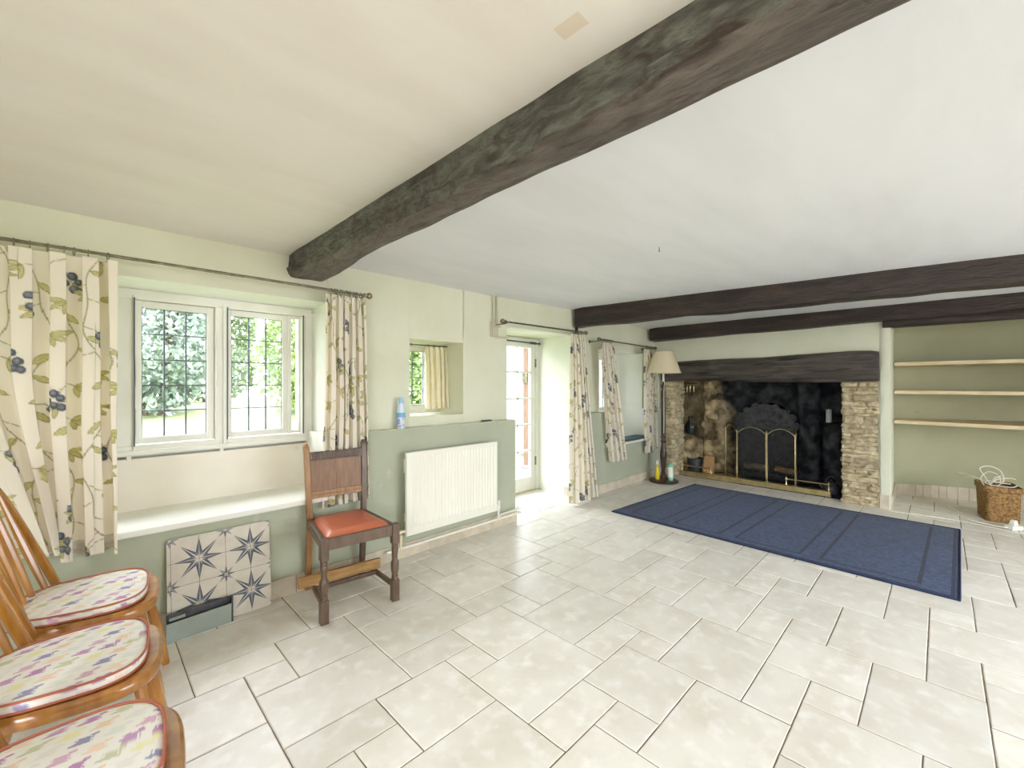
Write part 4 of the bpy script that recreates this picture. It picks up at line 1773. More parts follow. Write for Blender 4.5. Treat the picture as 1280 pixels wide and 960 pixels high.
rail(mb, F4[0], F4[1], 0.385, 0.446, 0.026)
rail(mb, F4[1], F4[2], 0.385, 0.444, 0.026)
rail(mb, F4[3], F4[0], 0.385, 0.444, 0.026)
rail(mb, F4[2], F4[3], 0.385, 0.440, 0.026)
mb.build('seat_frame', M_OAK, dc, smooth=False, bevel=0.003)
mb = MB()


def padpt(u, v):
    y = -0.198 + 0.398 * v
    w = 0.182 + (0.150 - 0.182) * v
    x = -w + 2 * w * u
    e = min(1.0, min(u, 1 - u) * 9) ** 0.5 * min(1.0, min(v, 1 - v) * 9) ** 0.5
    return (x, y, 0.436 + 0.030 * e + 0.004 * math.sin(PI * u) * math.sin(PI * v))


mb.grid(padpt, 34, 34)
mb.build('seat_pad', M_LEATHER, dc, angle=80)
for s in (-1, 1):
    mb = MB()
    rail(mb, (s * 0.196, -0.205), (s * 0.170, 0.232), 0.075, 0.100, 0.02)
    mb.build('side_stretcher', M_OAK, dc, smooth=False, bevel=0.002)
mb = MB()
rail(mb, (-0.182, 0.03), (0.182, 0.03), 0.076, 0.099, 0.022)
mb.build('cross_stretcher', M_OAK, dc, smooth=False, bevel=0.002)

# loose batten lying on the stretchers
T_ = thing('wooden_batten', 'raw wooden batten resting on stretchers under the dining chair', 'plank', (1.12, 2.55, 0.102), R(-7.5))
mb = MB()
mb.box(-0.262, 0.215, -0.011, 0.011, 0.0, 0.062)
mb.build('batten_board', M_PLANK, T_, smooth=False, bevel=0.002)

# ------------------------------------------------------------------ star tile panel leaning on the wall
pt = thing('tile_panel', 'star patterned tile board leaning on wall under window seat', 'tile panel', (0.528, 2.715, 0.0), R(0))
M_PB = mat('panel_stone_print', (206, 198, 186), 0.5, (196, 188, 174), 14, spec=0.4)
M_PS = mat('panel_star_blue', (78, 84, 100), 0.55, (92, 98, 112), 30, spec=0.4)
M_PL = mat('panel_grout_line', (110, 104, 98), 0.8)
M_PE = mat('panel_edge', (120, 116, 110), 0.8)
W_, H_ = 0.468, 0.476
tilt = math.atan2(0.052, H_)


def TP(a, b, h):
    # a across (+X), b up the board, h out of the front (-Y)
    y = b * math.sin(tilt) - h * math.cos(tilt)
    z = b * math.cos(tilt) + h * math.sin(tilt) + 0.003
    return (a - W_ / 2, y, z)


mb = MB()
rc = 0.014
poly = []
for (cx, cy, a0) in ((W_ - rc, H_ - rc, 0), (rc, H_ - rc, 90), (rc, rc, 180), (W_ - rc, rc, 270)):
    for k in range(6):
        a = R(a0 + 90 * k / 5)
        poly.append((cx + rc * math.cos(a), cy + rc * math.sin(a)))
mb.prism(poly, -0.008, 0.0, TP, 0)
mb.build('board', M_PB, pt, angle=40)
ln = MB()
sp = MB()
ox = 0.016
for i in range(5):
    x = ox + 0.118 * i - (0.0 if i else 0)
    if 0.01 < x < W_ - 0.01:
        ln.prism([(x - .0009, 0.003), (x + .0009, 0.003), (x + .0009, H_ - .003), (x - .0009, H_ - .003)], 0.0, 0.0004, TP)
    z = H_ - 0.004 - 0.118 * i
    if 0.01 < z < H_ - 0.01:
        ln.prism([(0.003, z - .0009), (W_ - .003, z - .0009), (W_ - .003, z + .0009), (0.003, z + .0009)], 0.0, 0.0004, TP)


def clip_poly(poly, eps=0.001):
    def side(poly, inside, inter):
        out = []
        for i in range(len(poly)):
            a, b = poly[i - 1], poly[i]
            ia, ib = inside(a), inside(b)
            if ib:
                if not ia:
                    out.append(inter(a, b))
                out.append(b)
            elif ia:
                out.append(inter(a, b))
        return out
    for (ax, lim, sg) in ((0, eps, 1), (0, W_ - eps, -1), (1, eps, 1), (1, H_ - eps, -1)):
        if not poly:
            return poly
        ins = lambda p: (p[ax] - lim) * sg >= 0

        def itx(a, b):
            t = (lim - a[ax]) / (b[ax] - a[ax])
            return (a[0] + (b[0] - a[0]) * t, a[1] + (b[1] - a[1]) * t)
        poly = side(poly, ins, itx)
    return poly


lt = MB()


def star(cx, cy, r, rot=0.0):
    for k in range(8):
        a = rot + 2 * PI * k / 8
        rr = r * (1.0 if k % 2 == 0 else 1.06)
        tip = (cx + rr * math.cos(a), cy + rr * math.sin(a))
        for sgn in (-1, 1):
            b = a + sgn * PI / 8
            mid = (cx + r * 0.36 * math.cos(b), cy + r * 0.36 * math.sin(b))
            c0 = (cx + r * 0.13 * math.cos(a + sgn * 0.25), cy + r * 0.13 * math.sin(a + sgn * 0.25))
            # leave a hair line along the middle of every ray
            o = (0.0008 * math.cos(a + sgn * PI / 2), 0.0008 * math.sin(a + sgn * PI / 2))
            pl_ = clip_poly([(c0[0], c0[1]), (tip[0] + o[0], tip[1] + o[1]), mid])
            if len(pl_) >= 3:
                sp.prism(pl_, 0.0001, 0.0007, TP)


for i in range(2):
    for j in range(2):
        star(ox + 0.118 + 0.236 * i, H_ - 0.004 - 0.118 - 0.236 * j, 0.104)
for i in range(3):
    for j in range(3):
        star(ox + 0.236 * i - (0.004 if i == 0 else 0), H_ - 0.004 - 0.236 * j, 0.042)
ln.build('joint_lines', M_PL, pt, smooth=False)
sp.build('star_inlay', M_PS, pt, smooth=False)

gb = thing('grey_slot_box', 'flat grey box with dark slot leaning on lower left of star board', 'box', (0.435, 2.693, 0.0), R(4))
M_GB = mat('grey_green_metal', (150, 158, 150), 0.5, (140, 148, 140), 8, spec=0.5)
mb = MB()
mb.box(-0.155, 0.125, -0.024, -0.020, 0.0, 0.098)
mb.box(-0.155, 0.125, -0.020, 0.0, 0.0, 0.006)
mb.build('front_plate', M_GB, gb, smooth=False, bevel=0.0015)
mb = MB()
mb.box(-0.150, 0.125, -0.003, 0.004, 0.0, 0.128)
mb.box(0.121, 0.129, -0.0255, 0.004, 0.0, 0.134)
mb.box(-0.150, 0.125, -0.006, 0.004, 0.122, 0.132)
mb.build('back_plate', M_IRON, gb, smooth=False, bevel=0.001)
mb = MB()
mb.box(-0.10 - 0.04, -0.075, -0.0075, -0.003, 0.102, 0.116)
mb.build('slot_insert', M_GB, gb, smooth=False)

# ------------------------------------------------------------------ radiator
ra = thing('radiator', 'white convector radiator on sage wall behind dining chair', 'radiator', (2.07, 2.735, 0.18))
mb = MB()
RX0, RX1, RZ0, RZ1, RY = 1.625, 2.515, 0.178, 0.778, 2.690
n = 27
pit = (RX1 - RX0 - 0.05) / n
xs, ys = [RX0, RX0 + 0.004, RX0 + 0.02], [RY + 0.008, RY, RY]
for i in range(n):
    x = RX0 + 0.025 + pit * i
    xs += [x + pit * 0.12, x + pit * 0.28, x + pit * 0.72, x + pit * 0.88]
    ys += [RY, RY + 0.007, RY + 0.007, RY]
xs += [RX1 - 0.02, RX1 - 0.004, RX1]
ys += [RY, RY, RY + 0.008]
zz = [(RZ0, 1, 0.006), (RZ0 + 0.004, 1, 0.0), (RZ0 + 0.058, 1, 0), (RZ0 + 0.070, 0, 0), (RZ1 - 0.045, 0, 0), (RZ1 - 0.032, 1, 0), (RZ1 - 0.006, 1, 0.0), (RZ1, 1, 0.008)]
vs, fs = [], []
for (z, fl_, dy) in zz:
    for x, y in zip(xs, ys):
        yy = RY if (fl_ and y == RY + 0.007) else y
        vs.append((x, yy + dy, z))
k = len(xs)
for i in range(len(zz) - 1):
    for j in range(k - 1):
        fs.append((i * k + j, i * k + j + 1, (i + 1) * k + j + 1, (i + 1) * k + j))
mb.add(vs, fs)
mb.box(RX0 + 0.001, RX1 - 0.001, RY + 0.0085, RY + 0.020, RZ0 + 0.001, RZ1 - 0.002)
for i in range(n):
    x = RX0 + 0.025 + pit * (i + 0.5)
    mb.box(x - 0.010, x + 0.010, RY - 0.0022, RY + 0.001, RZ0 + 0.048, RZ0 + 0.054)
mb.build('front_panel', M_RAD, ra, ra.location, angle=30)
for x in (1.66, 2.44):
    for (za, zb2) in ((RZ0 + 0.08, RZ0 + 0.14), (RZ1 - 0.16, RZ1 - 0.06)):
        mb = MB()
        mb.box(x, x + 0.04, RY + 0.018, YD - 0.001, za, zb2)
        mb.build('wall_bracket', M_RAD, ra, ra.location, smooth=False)
mb = MB()
mb.tube([(2.515, 2.712, 0.215), (2.545, 2.712, 0.215), (2.548, 2.712, 0.205), (2.548, 2.712, 0.11)], 0.009, 10)
mb.tube([(2.548, 2.712, 0.175), (2.548, 2.712, 0.20), (2.548, 2.712, 0.215), (2.548, 2.712, 0.235)], [0.012, 0.016, 0.014, 0.011], 12)
mb.tube([(2.548, 2.712, 0.235), (2.548, 2.712, 0.262)], [0.016, 0.013], 12)
mb.build('lockshield_valve', M_PLASTIC, ra, ra.location)
mb = MB()
mb.tube([(1.625, 2.712, 0.215), (1.585, 2.712, 0.215)], 0.010, 10)
mb.tube([(1.595, 2.712, 0.19), (1.595, 2.712, 0.09)], 0.009, 10)
mb.tube([(1.60, 2.712, 0.215), (1.575, 2.712, 0.215), (1.57, 2.712, 0.215), (1.515, 2.712, 0.215), (1.508, 2.712, 0.215)], [0.014, 0.014, 0.026, 0.024, 0.019], 16)
mb.build('thermostatic_valve', mat('aged_cream_plastic', (226, 214, 180), 0.4), ra, ra.location)

pp = thing('heating_pipe', 'painted pipe run along the skirting below radiator', 'pipe', (2.2, 2.745, 0.08))
mb = MB()
mb.tube([(1.50, 2.748, 0.082), (2.0, 2.748, 0.083), (2.84, 2.748, 0.084), (2.855, 2.748, 0.084), (2.862, 2.756, 0.084), (2.862, 2.80, 0.084)], 0.0095, 12)
mb.build('lower_pipe', M_RAD, pp, pp.location)
mb = MB()
mb.tube([(2.548, 2.712, 0.12), (2.55, 2.716, 0.105), (2.57, 2.730, 0.112), (2.60, 2.746, 0.118), (2.84, 2.748, 0.122), (2.855, 2.748, 0.122), (2.862, 2.756, 0.122), (2.862, 2.80, 0.122)], 0.0085, 12)
mb.build('upper_pipe', M_RAD, pp, pp.location)
for x in (1.78, 2.25, 2.68):
    mb = MB()
    mb.box(x - 0.008, x + 0.008, 2.748, 2.774, 0.078, 0.087)
    mb.tube([(x - 0.008, 2.748, 0.083), (x + 0.008, 2.748, 0.083)], 0.0125, 12)
    mb.build('pipe_clip', M_PLASTIC, pp, pp.location)

# ------------------------------------------------------------------ things on the ledge
bt = thing('plastic_bottle', 'blue and white plastic bottle standing on ledge beside little window', 'bottle', (1.665, 2.832, 0.940))
M_BW = mat('pale_blue_plastic', (206, 222, 236), 0.3)
M_BB = mat('mid_blue_label', (112, 166, 206), 0.4)
M_BC = mat('powder_blue_cap', (158, 196, 224), 0.35)
M_BG = mat('mottled_label', (206, 208, 224), 0.45, (120, 140, 190), 60, lo=0.5, hi=0.6)
pf = [(0.026, 0.0), (0.0295, 0.004), (0.030, 0.02), (0.030, 0.128), (0.029, 0.148), (0.024, 0.170), (0.016, 0.184), (0.0135, 0.190), (0.0135, 0.194)]
mb = MB()
mb.lathe(pf, n=24)
mb.build('bottle_body', M_BW, bt)
mb = MB()
mb.lathe([(0.0305, 0.012), (0.0306, 0.012), (0.0306, 0.085), (0.0305, 0.085)], n=24)
mb.build('label', M_BG, bt)
mb = MB()
mb.lathe([(0.0306, 0.085), (0.0307, 0.085), (0.0307, 0.118), (0.0306, 0.118)], n=24)
mb.build('blue_band', M_BB, bt)
mb = MB()
mb.lathe([(0.0165, 0.188), (0.019, 0.190), (0.0195, 0.208), (0.0175, 0.214), (0.0175, 0.224), (0.014, 0.229), (0.002, 0.230)], n=20)
mb.build('cap', M_BC, bt)
rc_ = MB()
rc_.box(-0.055, 0.055, -0.020, 0.020, 0.0, 0.012)
o = rc_.build('remote_control', M_IRON, None, (0, 0, 0), smooth=False, bevel=0.004)
o.location = (2.515, 2.835, 0.940)
o.rotation_euler = (0, 0, R(8))
tag(o, 'small dark handset lying on ledge right of little window', 'handset')

# ------------------------------------------------------------------ standard lamp
LX, LY = 5.33, 2.545
la = thing('floor_lamp', 'turned dark wood standard lamp with cream shade beside fireplace', 'lamp', (LX, LY, 0))
M_LW = mat('dark_plum_wood', (74, 54, 50), 0.35, (56, 40, 38), 9, stretch=(5, 5, 1), spec=0.5)
mb = MB()
mb.lathe([(0.16, 0.0), (0.178, 0.004), (0.182, 0.018), (0.174, 0.028), (0.12, 0.034), (0.06, 0.040), (0.05, 0.052)], n=40)
mb.build('base', M_LW, la)
mb = MB()
pf = [(0.036, 0.05), (0.040, 0.075), (0.030, 0.095), (0.034, 0.11), (0.022, 0.13), (0.026, 0.18), (0.034, 0.25), (0.042, 0.32), (0.044, 0.36), (0.036, 0.42), (0.026, 0.47), (0.022, 0.50),
      (0.034, 0.512), (0.036, 0.525), (0.024, 0.535), (0.022, 0.56), (0.034, 0.568), (0.036, 0.582), (0.026, 0.592), (0.0265, 0.62), (0.025, 0.90), (0.0235, 1.12), (0.022, 1.15), (0.028, 1.158), (0.026, 1.17), (0.018, 1.19),
      (0.024, 1.23), (0.026, 1.25), (0.016, 1.27), (0.014, 1.30)]
mb.lathe(pf, n=24)
mb.build('pole', M_LW, la)
mb = MB()
mb.lathe([(0.014, 1.30), (0.016, 1.31), (0.0125, 1.32), (0.0125, 1.43), (0.0165, 1.44), (0.0165, 1.50)], n=16)
mb.build('lamp_holder', M_PLASTIC, la)
mb = MB()
mb.ball((0, 0, 1.545), 0.03, 14, s=(1, 1, 1.3))
mb.build('bulb', M_PLASTIC, la)
M_SH = mat('cream_lampshade', (244, 234, 208), 0.85, transl=0.35, spec=0.1)
mb = MB()
mb.lathe([(0.218, 1.412), (0.122, 1.684), (0.1205, 1.684), (0.2165, 1.412)], n=56, closed_prof=True)
sh = mb.build('lamp_shade', M_SH, la, angle=60)
mb = MB()
mb.tube([(0.219 * math.cos(2 * PI * k / 48), 0.219 * math.sin(2 * PI * k / 48), 1.412) for k in range(48)], 0.003, 6, closed=True)
mb.build('shade_trim', M_SH, sh)
mb = MB()
mb.tube([(0.1225 * math.cos(2 * PI * k / 40), 0.1225 * math.sin(2 * PI * k / 40), 1.684) for k in range(40)], 0.003, 6, closed=True)
mb.build('shade_trim', M_SH, sh)
mb = MB()
for k in range(3):
    a = 2 * PI * k / 3
    mb.tube([(0.0, 0.0, 1.50), (0.1215 * math.cos(a), 0.1215 * math.sin(a), 1.680)], 0.002, 6)
mb.build('shade_carrier', M_BRASS, sh)
mb = MB()
mb.tube([(-0.012, -0.016, 1.44), (-0.028, -0.022, 1.36), (-0.022, -0.026, 1.27), (-0.030, -0.022, 1.20), (-0.027, -0.020, 1.10), (-0.029, -0.022, 0.8), (-0.030, -0.02, 0.63)], 0.0035, 6)
mb.build('flex', M_PLASTIC, la)

sprayer = thing('spray_bottle', 'yellow trigger spray bottle standing on the lamp base', 'spray bottle', (5.275, 2.60, 0.0302), R(20))
M_YL = mat('yellow_liquid_plastic', (222, 200, 52), 0.25)
mb = MB()
pf = [(0.036, 0.0), (0.040, 0.006), (0.041, 0.04), (0.040, 0.075), (0.036, 0.11), (0.028, 0.145), (0.020, 0.172), (0.014, 0.188), (0.0135, 0.20)]
mb.lathe(pf, n=24, T=lambda p: (p[0], p[1] * 0.72, p[2]))
mb.build('bottle_body', M_YL, sprayer)
mb = MB()
mb.lathe([(0.016, 0.196), (0.017, 0.198), (0.017, 0.214), (0.012, 0.220)], n=16)
mb.hexa([(-0.020, -0.011, 0.218), (0.046, -0.009, 0.230), (0.046, 0.009, 0.230), (-0.020, 0.011, 0.218)], [(-0.026, -0.011, 0.246), (0.046, -0.008, 0.250), (0.046, 0.008, 0.250), (-0.026, 0.011, 0.246)])
mb.tube([(0.046, 0, 0.240), (0.058, 0, 0.240)], 0.007, 10)
tr = mb.build('spray_head', M_PLASTIC, sprayer, angle=40)
mb = MB()
mb.tube([(0.024, 0, 0.232), (0.036, 0, 0.215), (0.034, 0, 0.195), (0.040, 0, 0.180)], [0.006, 0.005, 0.005, 0.004], 8)
mb.build('trigger', M_PLASTIC, tr)

can = thing('aerosol_can', 'white aerosol can with mint green cap on the lamp base', 'aerosol can', (5.335, 2.452, 0.0302))
M_MINT = mat('mint_green', (132, 204, 172), 0.4)
mb = MB()
mb.lathe([(0.030, 0.0), (0.033, 0.003), (0.033, 0.165), (0.030, 0.172)], n=24)
mb.build('can_body', M_PLASTIC, can)
mb = MB()
mb.lathe([(0.0332, 0.005), (0.0334, 0.006), (0.0334, 0.042), (0.0332, 0.043)], n=24)
mb.build('green_band', M_MINT, can)
mb = MB()
mb.lathe([(0.032, 0.172), (0.0335, 0.174), (0.0335, 0.196), (0.026, 0.206), (0.022, 0.215), (0.002, 0.216)], n=24)
mb.build('cap', M_MINT, can)

# ------------------------------------------------------------------ rug
M_RUG, N, L, P = node_mat('blue_woven_rug')
tc = N.new('ShaderNodeTexCoord')
uv = N.new('ShaderNodeUVMap')
sx = N.new('ShaderNodeSeparateXYZ')
L.new(uv.outputs[0], sx.inputs[0])
n1 = N.new('ShaderNodeTexNoise')
n1.inputs['Scale'].default_value = 38
n1.inputs['Detail'].default_value = 6
L.new(tc.outputs['Object'], n1.inputs['Vector'])
r1 = N.new('ShaderNodeMapRange')
r1.inputs['From Min'].default_value = 0.38
r1.inputs['From Max'].default_value = 0.68
L.new(n1.outputs['Fac'], r1.inputs[0])
n2 = N.new('ShaderNodeTexNoise')
n2.inputs['Scale'].default_value = 3
L.new(tc.outputs['Object'], n2.inputs['Vector'])
cc = mix_col(N, L, r1.outputs[0], lin((34, 49, 84)) + (1,), lin((62, 80, 118)) + (1,))
cc = mix_col(N, L, math_node(N, L, 'MULTIPLY', n2.outputs['Fac'], 0.35), cc, lin((72, 86, 114)) + (1,))


def band(coord, c, w):
    return math_node(N, L, 'LESS_THAN', math_node(N, L, 'ABSOLUTE', math_node(N, L, 'SUBTRACT', coord, c)), w)


U, V = sx.outputs['X'], sx.outputs['Y']


def rect_line(u0, u1, v0, v1, w):
    """thin woven outline of a rectangle (metres)"""
    uu = math_node(N, L, 'MULTIPLY', math_node(N, L, 'GREATER_THAN', U, u0 - w), math_node(N, L, 'LESS_THAN', U, u1 + w))
    vv = math_node(N, L, 'MULTIPLY', math_node(N, L, 'GREATER_THAN', V, v0 - w), math_node(N, L, 'LESS_THAN', V, v1 + w))
    ui = math_node(N, L, 'MULTIPLY', math_node(N, L, 'GREATER_THAN', U, u0 + w), math_node(N, L, 'LESS_THAN', U, u1 - w))
    vi = math_node(N, L, 'MULTIPLY', math_node(N, L, 'GREATER_THAN', V, v0 + w), math_node(N, L, 'LESS_THAN', V, v1 - w))
    return math_node(N, L, 'SUBTRACT', math_node(N, L, 'MULTIPLY', uu, vv), math_node(N, L, 'MULTIPLY', ui, vi))


ln_ = None
# u runs along the rug (0 at the right-hand end in the photograph), v from far edge to near edge
for (a, b) in ((0.18, 0.70), (0.83, 1.28), (1.41, 1.80), (1.92, 2.24)):
    x = rect_line(a, b, 0.09, 1.63, 0.011)
    ln_ = x if ln_ is None else math_node(N, L, 'MAXIMUM', ln_, x)
x = rect_line(0.03, 2.36, 0.025, 1.72, 0.009)
ln_ = math_node(N, L, 'MAXIMUM', ln_, x)
cc = mix_col(N, L, math_node(N, L, 'MULTIPLY', ln_, 0.95), cc, lin((22, 30, 56)) + (1,))
# crumbs and lint on the right-hand part
vor = N.new('ShaderNodeTexVoronoi')
vor.inputs['Scale'].default_value = 26
L.new(tc.outputs['Object'], vor.inputs['Vector'])
n3 = N.new('ShaderNodeTexNoise')
n3.inputs['Scale'].default_value = 2.2
L.new(tc.outputs['Object'], n3.inputs['Vector'])
sp_ = math_node(N, L, 'LESS_THAN', vor.outputs['Distance'], 0.09)
sp_ = math_node(N, L, 'MULTIPLY', sp_, math_node(N, L, 'LESS_THAN', U, 1.25))
sp_ = math_node(N, L, 'MULTIPLY', sp_, math_node(N, L, 'GREATER_THAN', n3.outputs['Fac'], 0.54))
cc = mix_col(N, L, math_node(N, L, 'MULTIPLY', sp_, 0.6), cc, lin((170, 176, 184)) + (1,))
L.new(cc, P.inputs['Base Color'])
P.inputs['Roughness'].default_value = 0.75
P.inputs['Specular IOR Level'].default_value = 0.25
P.inputs['Sheen Weight'].default_value = 0.12
P.inputs['Sheen Roughness'].default_value = 0.4
bb = N.new('ShaderNodeBump')
bb.inputs['Strength'].default_value = 0.5
bb.inputs['Distance'].default_value = 0.004
n4 = N.new('ShaderNodeTexNoise')
n4.inputs['Scale'].default_value = 160
L.new(tc.outputs['Object'], n4.inputs['Vector'])
L.new(n4.outputs['Fac'], bb.inputs['Height'])
L.new(bb.outputs[0], P.inputs['Normal'])
RC = [Vector((5.373, -0.123, 0)), Vector((5.438, 2.188, 0)), Vector((3.704, 2.301, 0)), Vector((3.615, -0.083, 0))]   # far right, far left, near left, near right


def rugpt(u, v):
    a = RC[0].lerp(RC[1], u)
    b = RC[3].lerp(RC[2], u)
    return a.lerp(b, v)


nu, nv = 90, 70
vs, fs, uvs = [], [], []
for i in range(nu):
    for j in range(nv):
        u, v = i / (nu - 1), j / (nv - 1)
        p = rugpt(u, v)
        e = min(u * 2.39, (1 - u) * 2.39, v * 1.75, (1 - v) * 1.75)
        z = 0.0025 + 0.0065 * min(1, e / 0.006) + 0.0012 * mnoise.noise(p * 5)
        ed = 0.004 * mnoise.noise(p * 3.3) if e < 1e-4 else 0
        vs.append((p.x + ed, p.y + ed, z))
        uvs.append((u * 2.39, v * 1.75))
for i in range(nu - 1):
    for j in range(nv - 1):
        fs.append((i * nv + j, (i + 1) * nv + j, (i + 1) * nv + j + 1, i * nv + j + 1))
me = bpy.data.meshes.new('rug')
cen = Vector((4.53, 1.07, 0))
me.from_pydata([(v[0] - cen.x, v[1] - cen.y, v[2]) for v in vs], [], fs)
ul = me.uv_layers.new(name='UVMap')
for lp in me.loops:
    ul.data[lp.index].uv = uvs[lp.vertex_index]
me.materials.append(M_RUG)
me.polygons.foreach_set('use_smooth', [True] * len(me.polygons))
me.update()
if me.polygons[0].normal.z < 0:
    me.flip_normals()
rug = bpy.data.objects.new('rug', me)
C.objects.link(rug)
rug.location = cen
tag(rug, 'large blue rug with woven rectangles lying before the fireplace', 'rug')
mb = MB()
per = [rugpt(u / 40, 0) for u in range(41)] + [rugpt(1, v / 30) for v in range(1, 31)] + [rugpt(1 - u / 40, 1) for u in range(1, 41)] + [rugpt(0, 1 - v / 30) for v in range(1, 30)]
mb.tube([(p.x, p.y, 0.006) for p in per], 0.006, 6, closed=True)
mb.build('bound_edge', mat('rug_binding', (36, 46, 78), 0.9), rug, cen)
"""rug"""

# ------------------------------------------------------------------ fireplace furniture
fe = thing('fender', 'low brass fender with two short rails across the hearth', 'fender', (5.93, 1.72, 0))
fo = fe.location
FX = 5.90
mb = MB()
mb.box(FX, FX + 0.075, 0.865, 2.585, 0.006, 0.062)
mb.box(FX - 0.008, FX + 0.083, 0.858, 2.592, 0.0, 0.014)
mb.box(FX - 0.005, FX + 0.080, 0.861, 2.589, 0.056, 0.066)
mb.build('kerb', M_BRASS, fe, fo, smooth=False, bevel=0.004)
for (ya, yb) in ((0.885, 1.30), (2.17, 2.56)):
    mb = MB()
    xr = FX + 0.035
    mb.tube([(xr, ya, 0.136), (xr, yb, 0.136)], 0.0075, 10)
    for y in (ya, yb):
        mb.lathe([(0.013, 0.064), (0.011, 0.072), (0.0075, 0.085), (0.0075, 0.118), (0.012, 0.124), (0.0145, 0.136), (0.012, 0.148), (0.005, 0.152), (0.007, 0.158), (0.002, 0.164)], (xr, y, 0), 14)
    mb.build('gallery_rail', M_BRASS, fe, fo)

M_MESH, N, L, P = node_mat('black_spark_mesh')
tcm = N.new('ShaderNodeTexCoord')
wv = N.new('ShaderNodeTexVoronoi')
wv.inputs['Scale'].default_value = 420
L.new(tcm.outputs['Object'], wv.inputs['Vector'])
P.inputs['Base Color'].default_value = (0.035, 0.034, 0.032, 1)
P.inputs['Metallic'].default_value = 0.6
P.inputs['Roughness'].default_value = 0.45
tr_ = N.new('ShaderNodeBsdfTransparent')
mx_ = N.new('ShaderNodeMixShader')
mx_.inputs[0].default_value = 0.30
L.new(tr_.outputs[0], mx_.inputs[1])
L.new(P.outputs[0], mx_.inputs[2])
L.new(mx_.outputs[0], N['Material Output'].inputs['Surface'])

fs_ = thing('fire_screen', 'folding brass framed mesh fire screen with arched panels', 'fire screen', (6.12, 1.55, 0))
so = fs_.location
JP = [(6.37, 2.13), (6.10, 1.90), (6.12, 1.555), (6.10, 1.235), (6.37, 1.285)]
for (a, b) in zip(JP, JP[1:]):
    a, b = Vector((a[0], a[1], 0)), Vector((b[0], b[1], 0))
    d = (b - a).normalized() * 0.008
    a2, b2 = a + d, b - d
    zc, zr = 0.625, 0.085
    arch = []
    for k in range(17):
        t_ = k / 16
        p = a2.lerp(b2, t_)
        arch.append((p.x, p.y, zc + zr * math.sin(PI * t_) ** 0.8))
    mb = MB()
    mb.tube([(a2.x, a2.y, 0.008), (a2.x, a2.y, zc)] + arch[1:-1] + [(b2.x, b2.y, zc), (b2.x, b2.y, 0.008)], 0.0055, 8)
    mb.tube([(a2.x, a2.y, 0.03), (b2.x, b2.y, 0.03)], 0.004, 8)
    fr_ = mb.build('panel_frame', M_BRASS, fs_, so)
    mm = MB()
    b0 = len(mm.v)
    for k in range(17):
        mm.v.append((arch[k][0], arch[k][1], 0.03))
        mm.v.append(arch[k])
    for k in range(16):
        mm.f.append((2 * k, 2 * k + 2, 2 * k + 3, 2 * k + 1))
        mm.m.append(0)
        mm.fa.append(0.5)
    mm.build('mesh_panel', M_MESH, fr_, so, smooth=False)
for (x, y) in JP:
    mb = MB()
    mb.lathe([(0.010, 0.006), (0.0085, 0.02), (0.0075, 0.05), (0.0075, 0.63), (0.010, 0.636), (0.011, 0.648), (0.007, 0.66), (0.004, 0.668), (0.0015, 0.674)], (x, y, 0), 12)
    mb.build('post', M_BRASS, fs_, so)

# cast-iron fireback with scalloped top
fb = thing('fireback', 'black cast iron fireback with scalloped arched top', 'fireback', (6.50, 1.66, 0.0065), 0)
Wd, zb_, zt_ = 0.36, 0.0, 1.01


def fb_poly():
    out = [(-Wd, 0.0), (Wd, 0.0), (Wd, 0.66)]
    n = 9
    for i in range(n):
        a0 = PI * i / n
        a1 = PI * (i + 1) / n
        am = (a0 + a1) / 2
        cx, cz = Wd * 0.93 * math.cos(am), 0.66 + 0.315 * math.sin(am)
        rr = 0.068
        for k in range(7):
            b = am - PI / 2 + PI * k / 6
            out.append((cx + rr * math.cos(b) * 0.95, cz + rr * math.sin(b) * 0.75))
    out.append((-Wd, 0.66))
    return out


mb = MB()
FBP = lambda a, b, h: (-h, a, b)
mb.prism(fb_poly(), -0.012, 0.012, FBP)
rl = mb
n = 9
for i in range(n):
    am = PI * (i + 0.5) / n
    cx, cz = Wd * 0.90 * math.cos(am), 0.66 + 0.30 * math.sin(am)
    for k in range(-2, 3):
        b = am + k * 0.42
        rl.tube([FBP(cx, cz, 0.012), FBP(cx + 0.055 * math.cos(b), cz + 0.046 * math.sin(b), 0.015)], [0.006, 0.010], 6)
    rl.tube([FBP(Wd * 0.72 * math.cos(am), 0.64 + 0.22 * math.sin(am), 0.012), FBP(Wd * 0.80 * math.cos(am), 0.655 + 0.26 * math.sin(am), 0.016)], [0.012, 0.020], 8)
for i in range(14):
    a = PI * i / 13
    rl.ball(FBP(Wd * 0.55 * math.cos(a), 0.60 + 0.17 * math.sin(a), 0.014), 0.020, 8, s=(0.6, 1, 1))
for i in range(12):
    a = 2 * PI * i / 12
    rl.ball(FBP(0.09 * math.cos(a), 0.62 + 0.08 * math.sin(a), 0.014), 0.018, 8, s=(0.7, 1, 1))
rl.ball(FBP(0, 0.62, 0.014), 0.04, 10, s=(0.5, 1, 1))
for s in (-1, 1):
    for k in range(10):
        rl.ball(FBP(s * (Wd - 0.03), 0.05 + 0.062 * k, 0.013), 0.016, 8, s=(0.6, 1, 1))
    rl.tube([FBP(s * 0.05, 0.50, 0.013), FBP(s * 0.16, 0.42, 0.017), FBP(s * 0.2, 0.30, 0.017), FBP(s * 0.12, 0.22, 0.015), FBP(s * 0.08, 0.28, 0.014)], [0.012, 0.016, 0.016, 0.013, 0.01], 8)
rl.build('cast_plate', M_IRON, fb, angle=40)

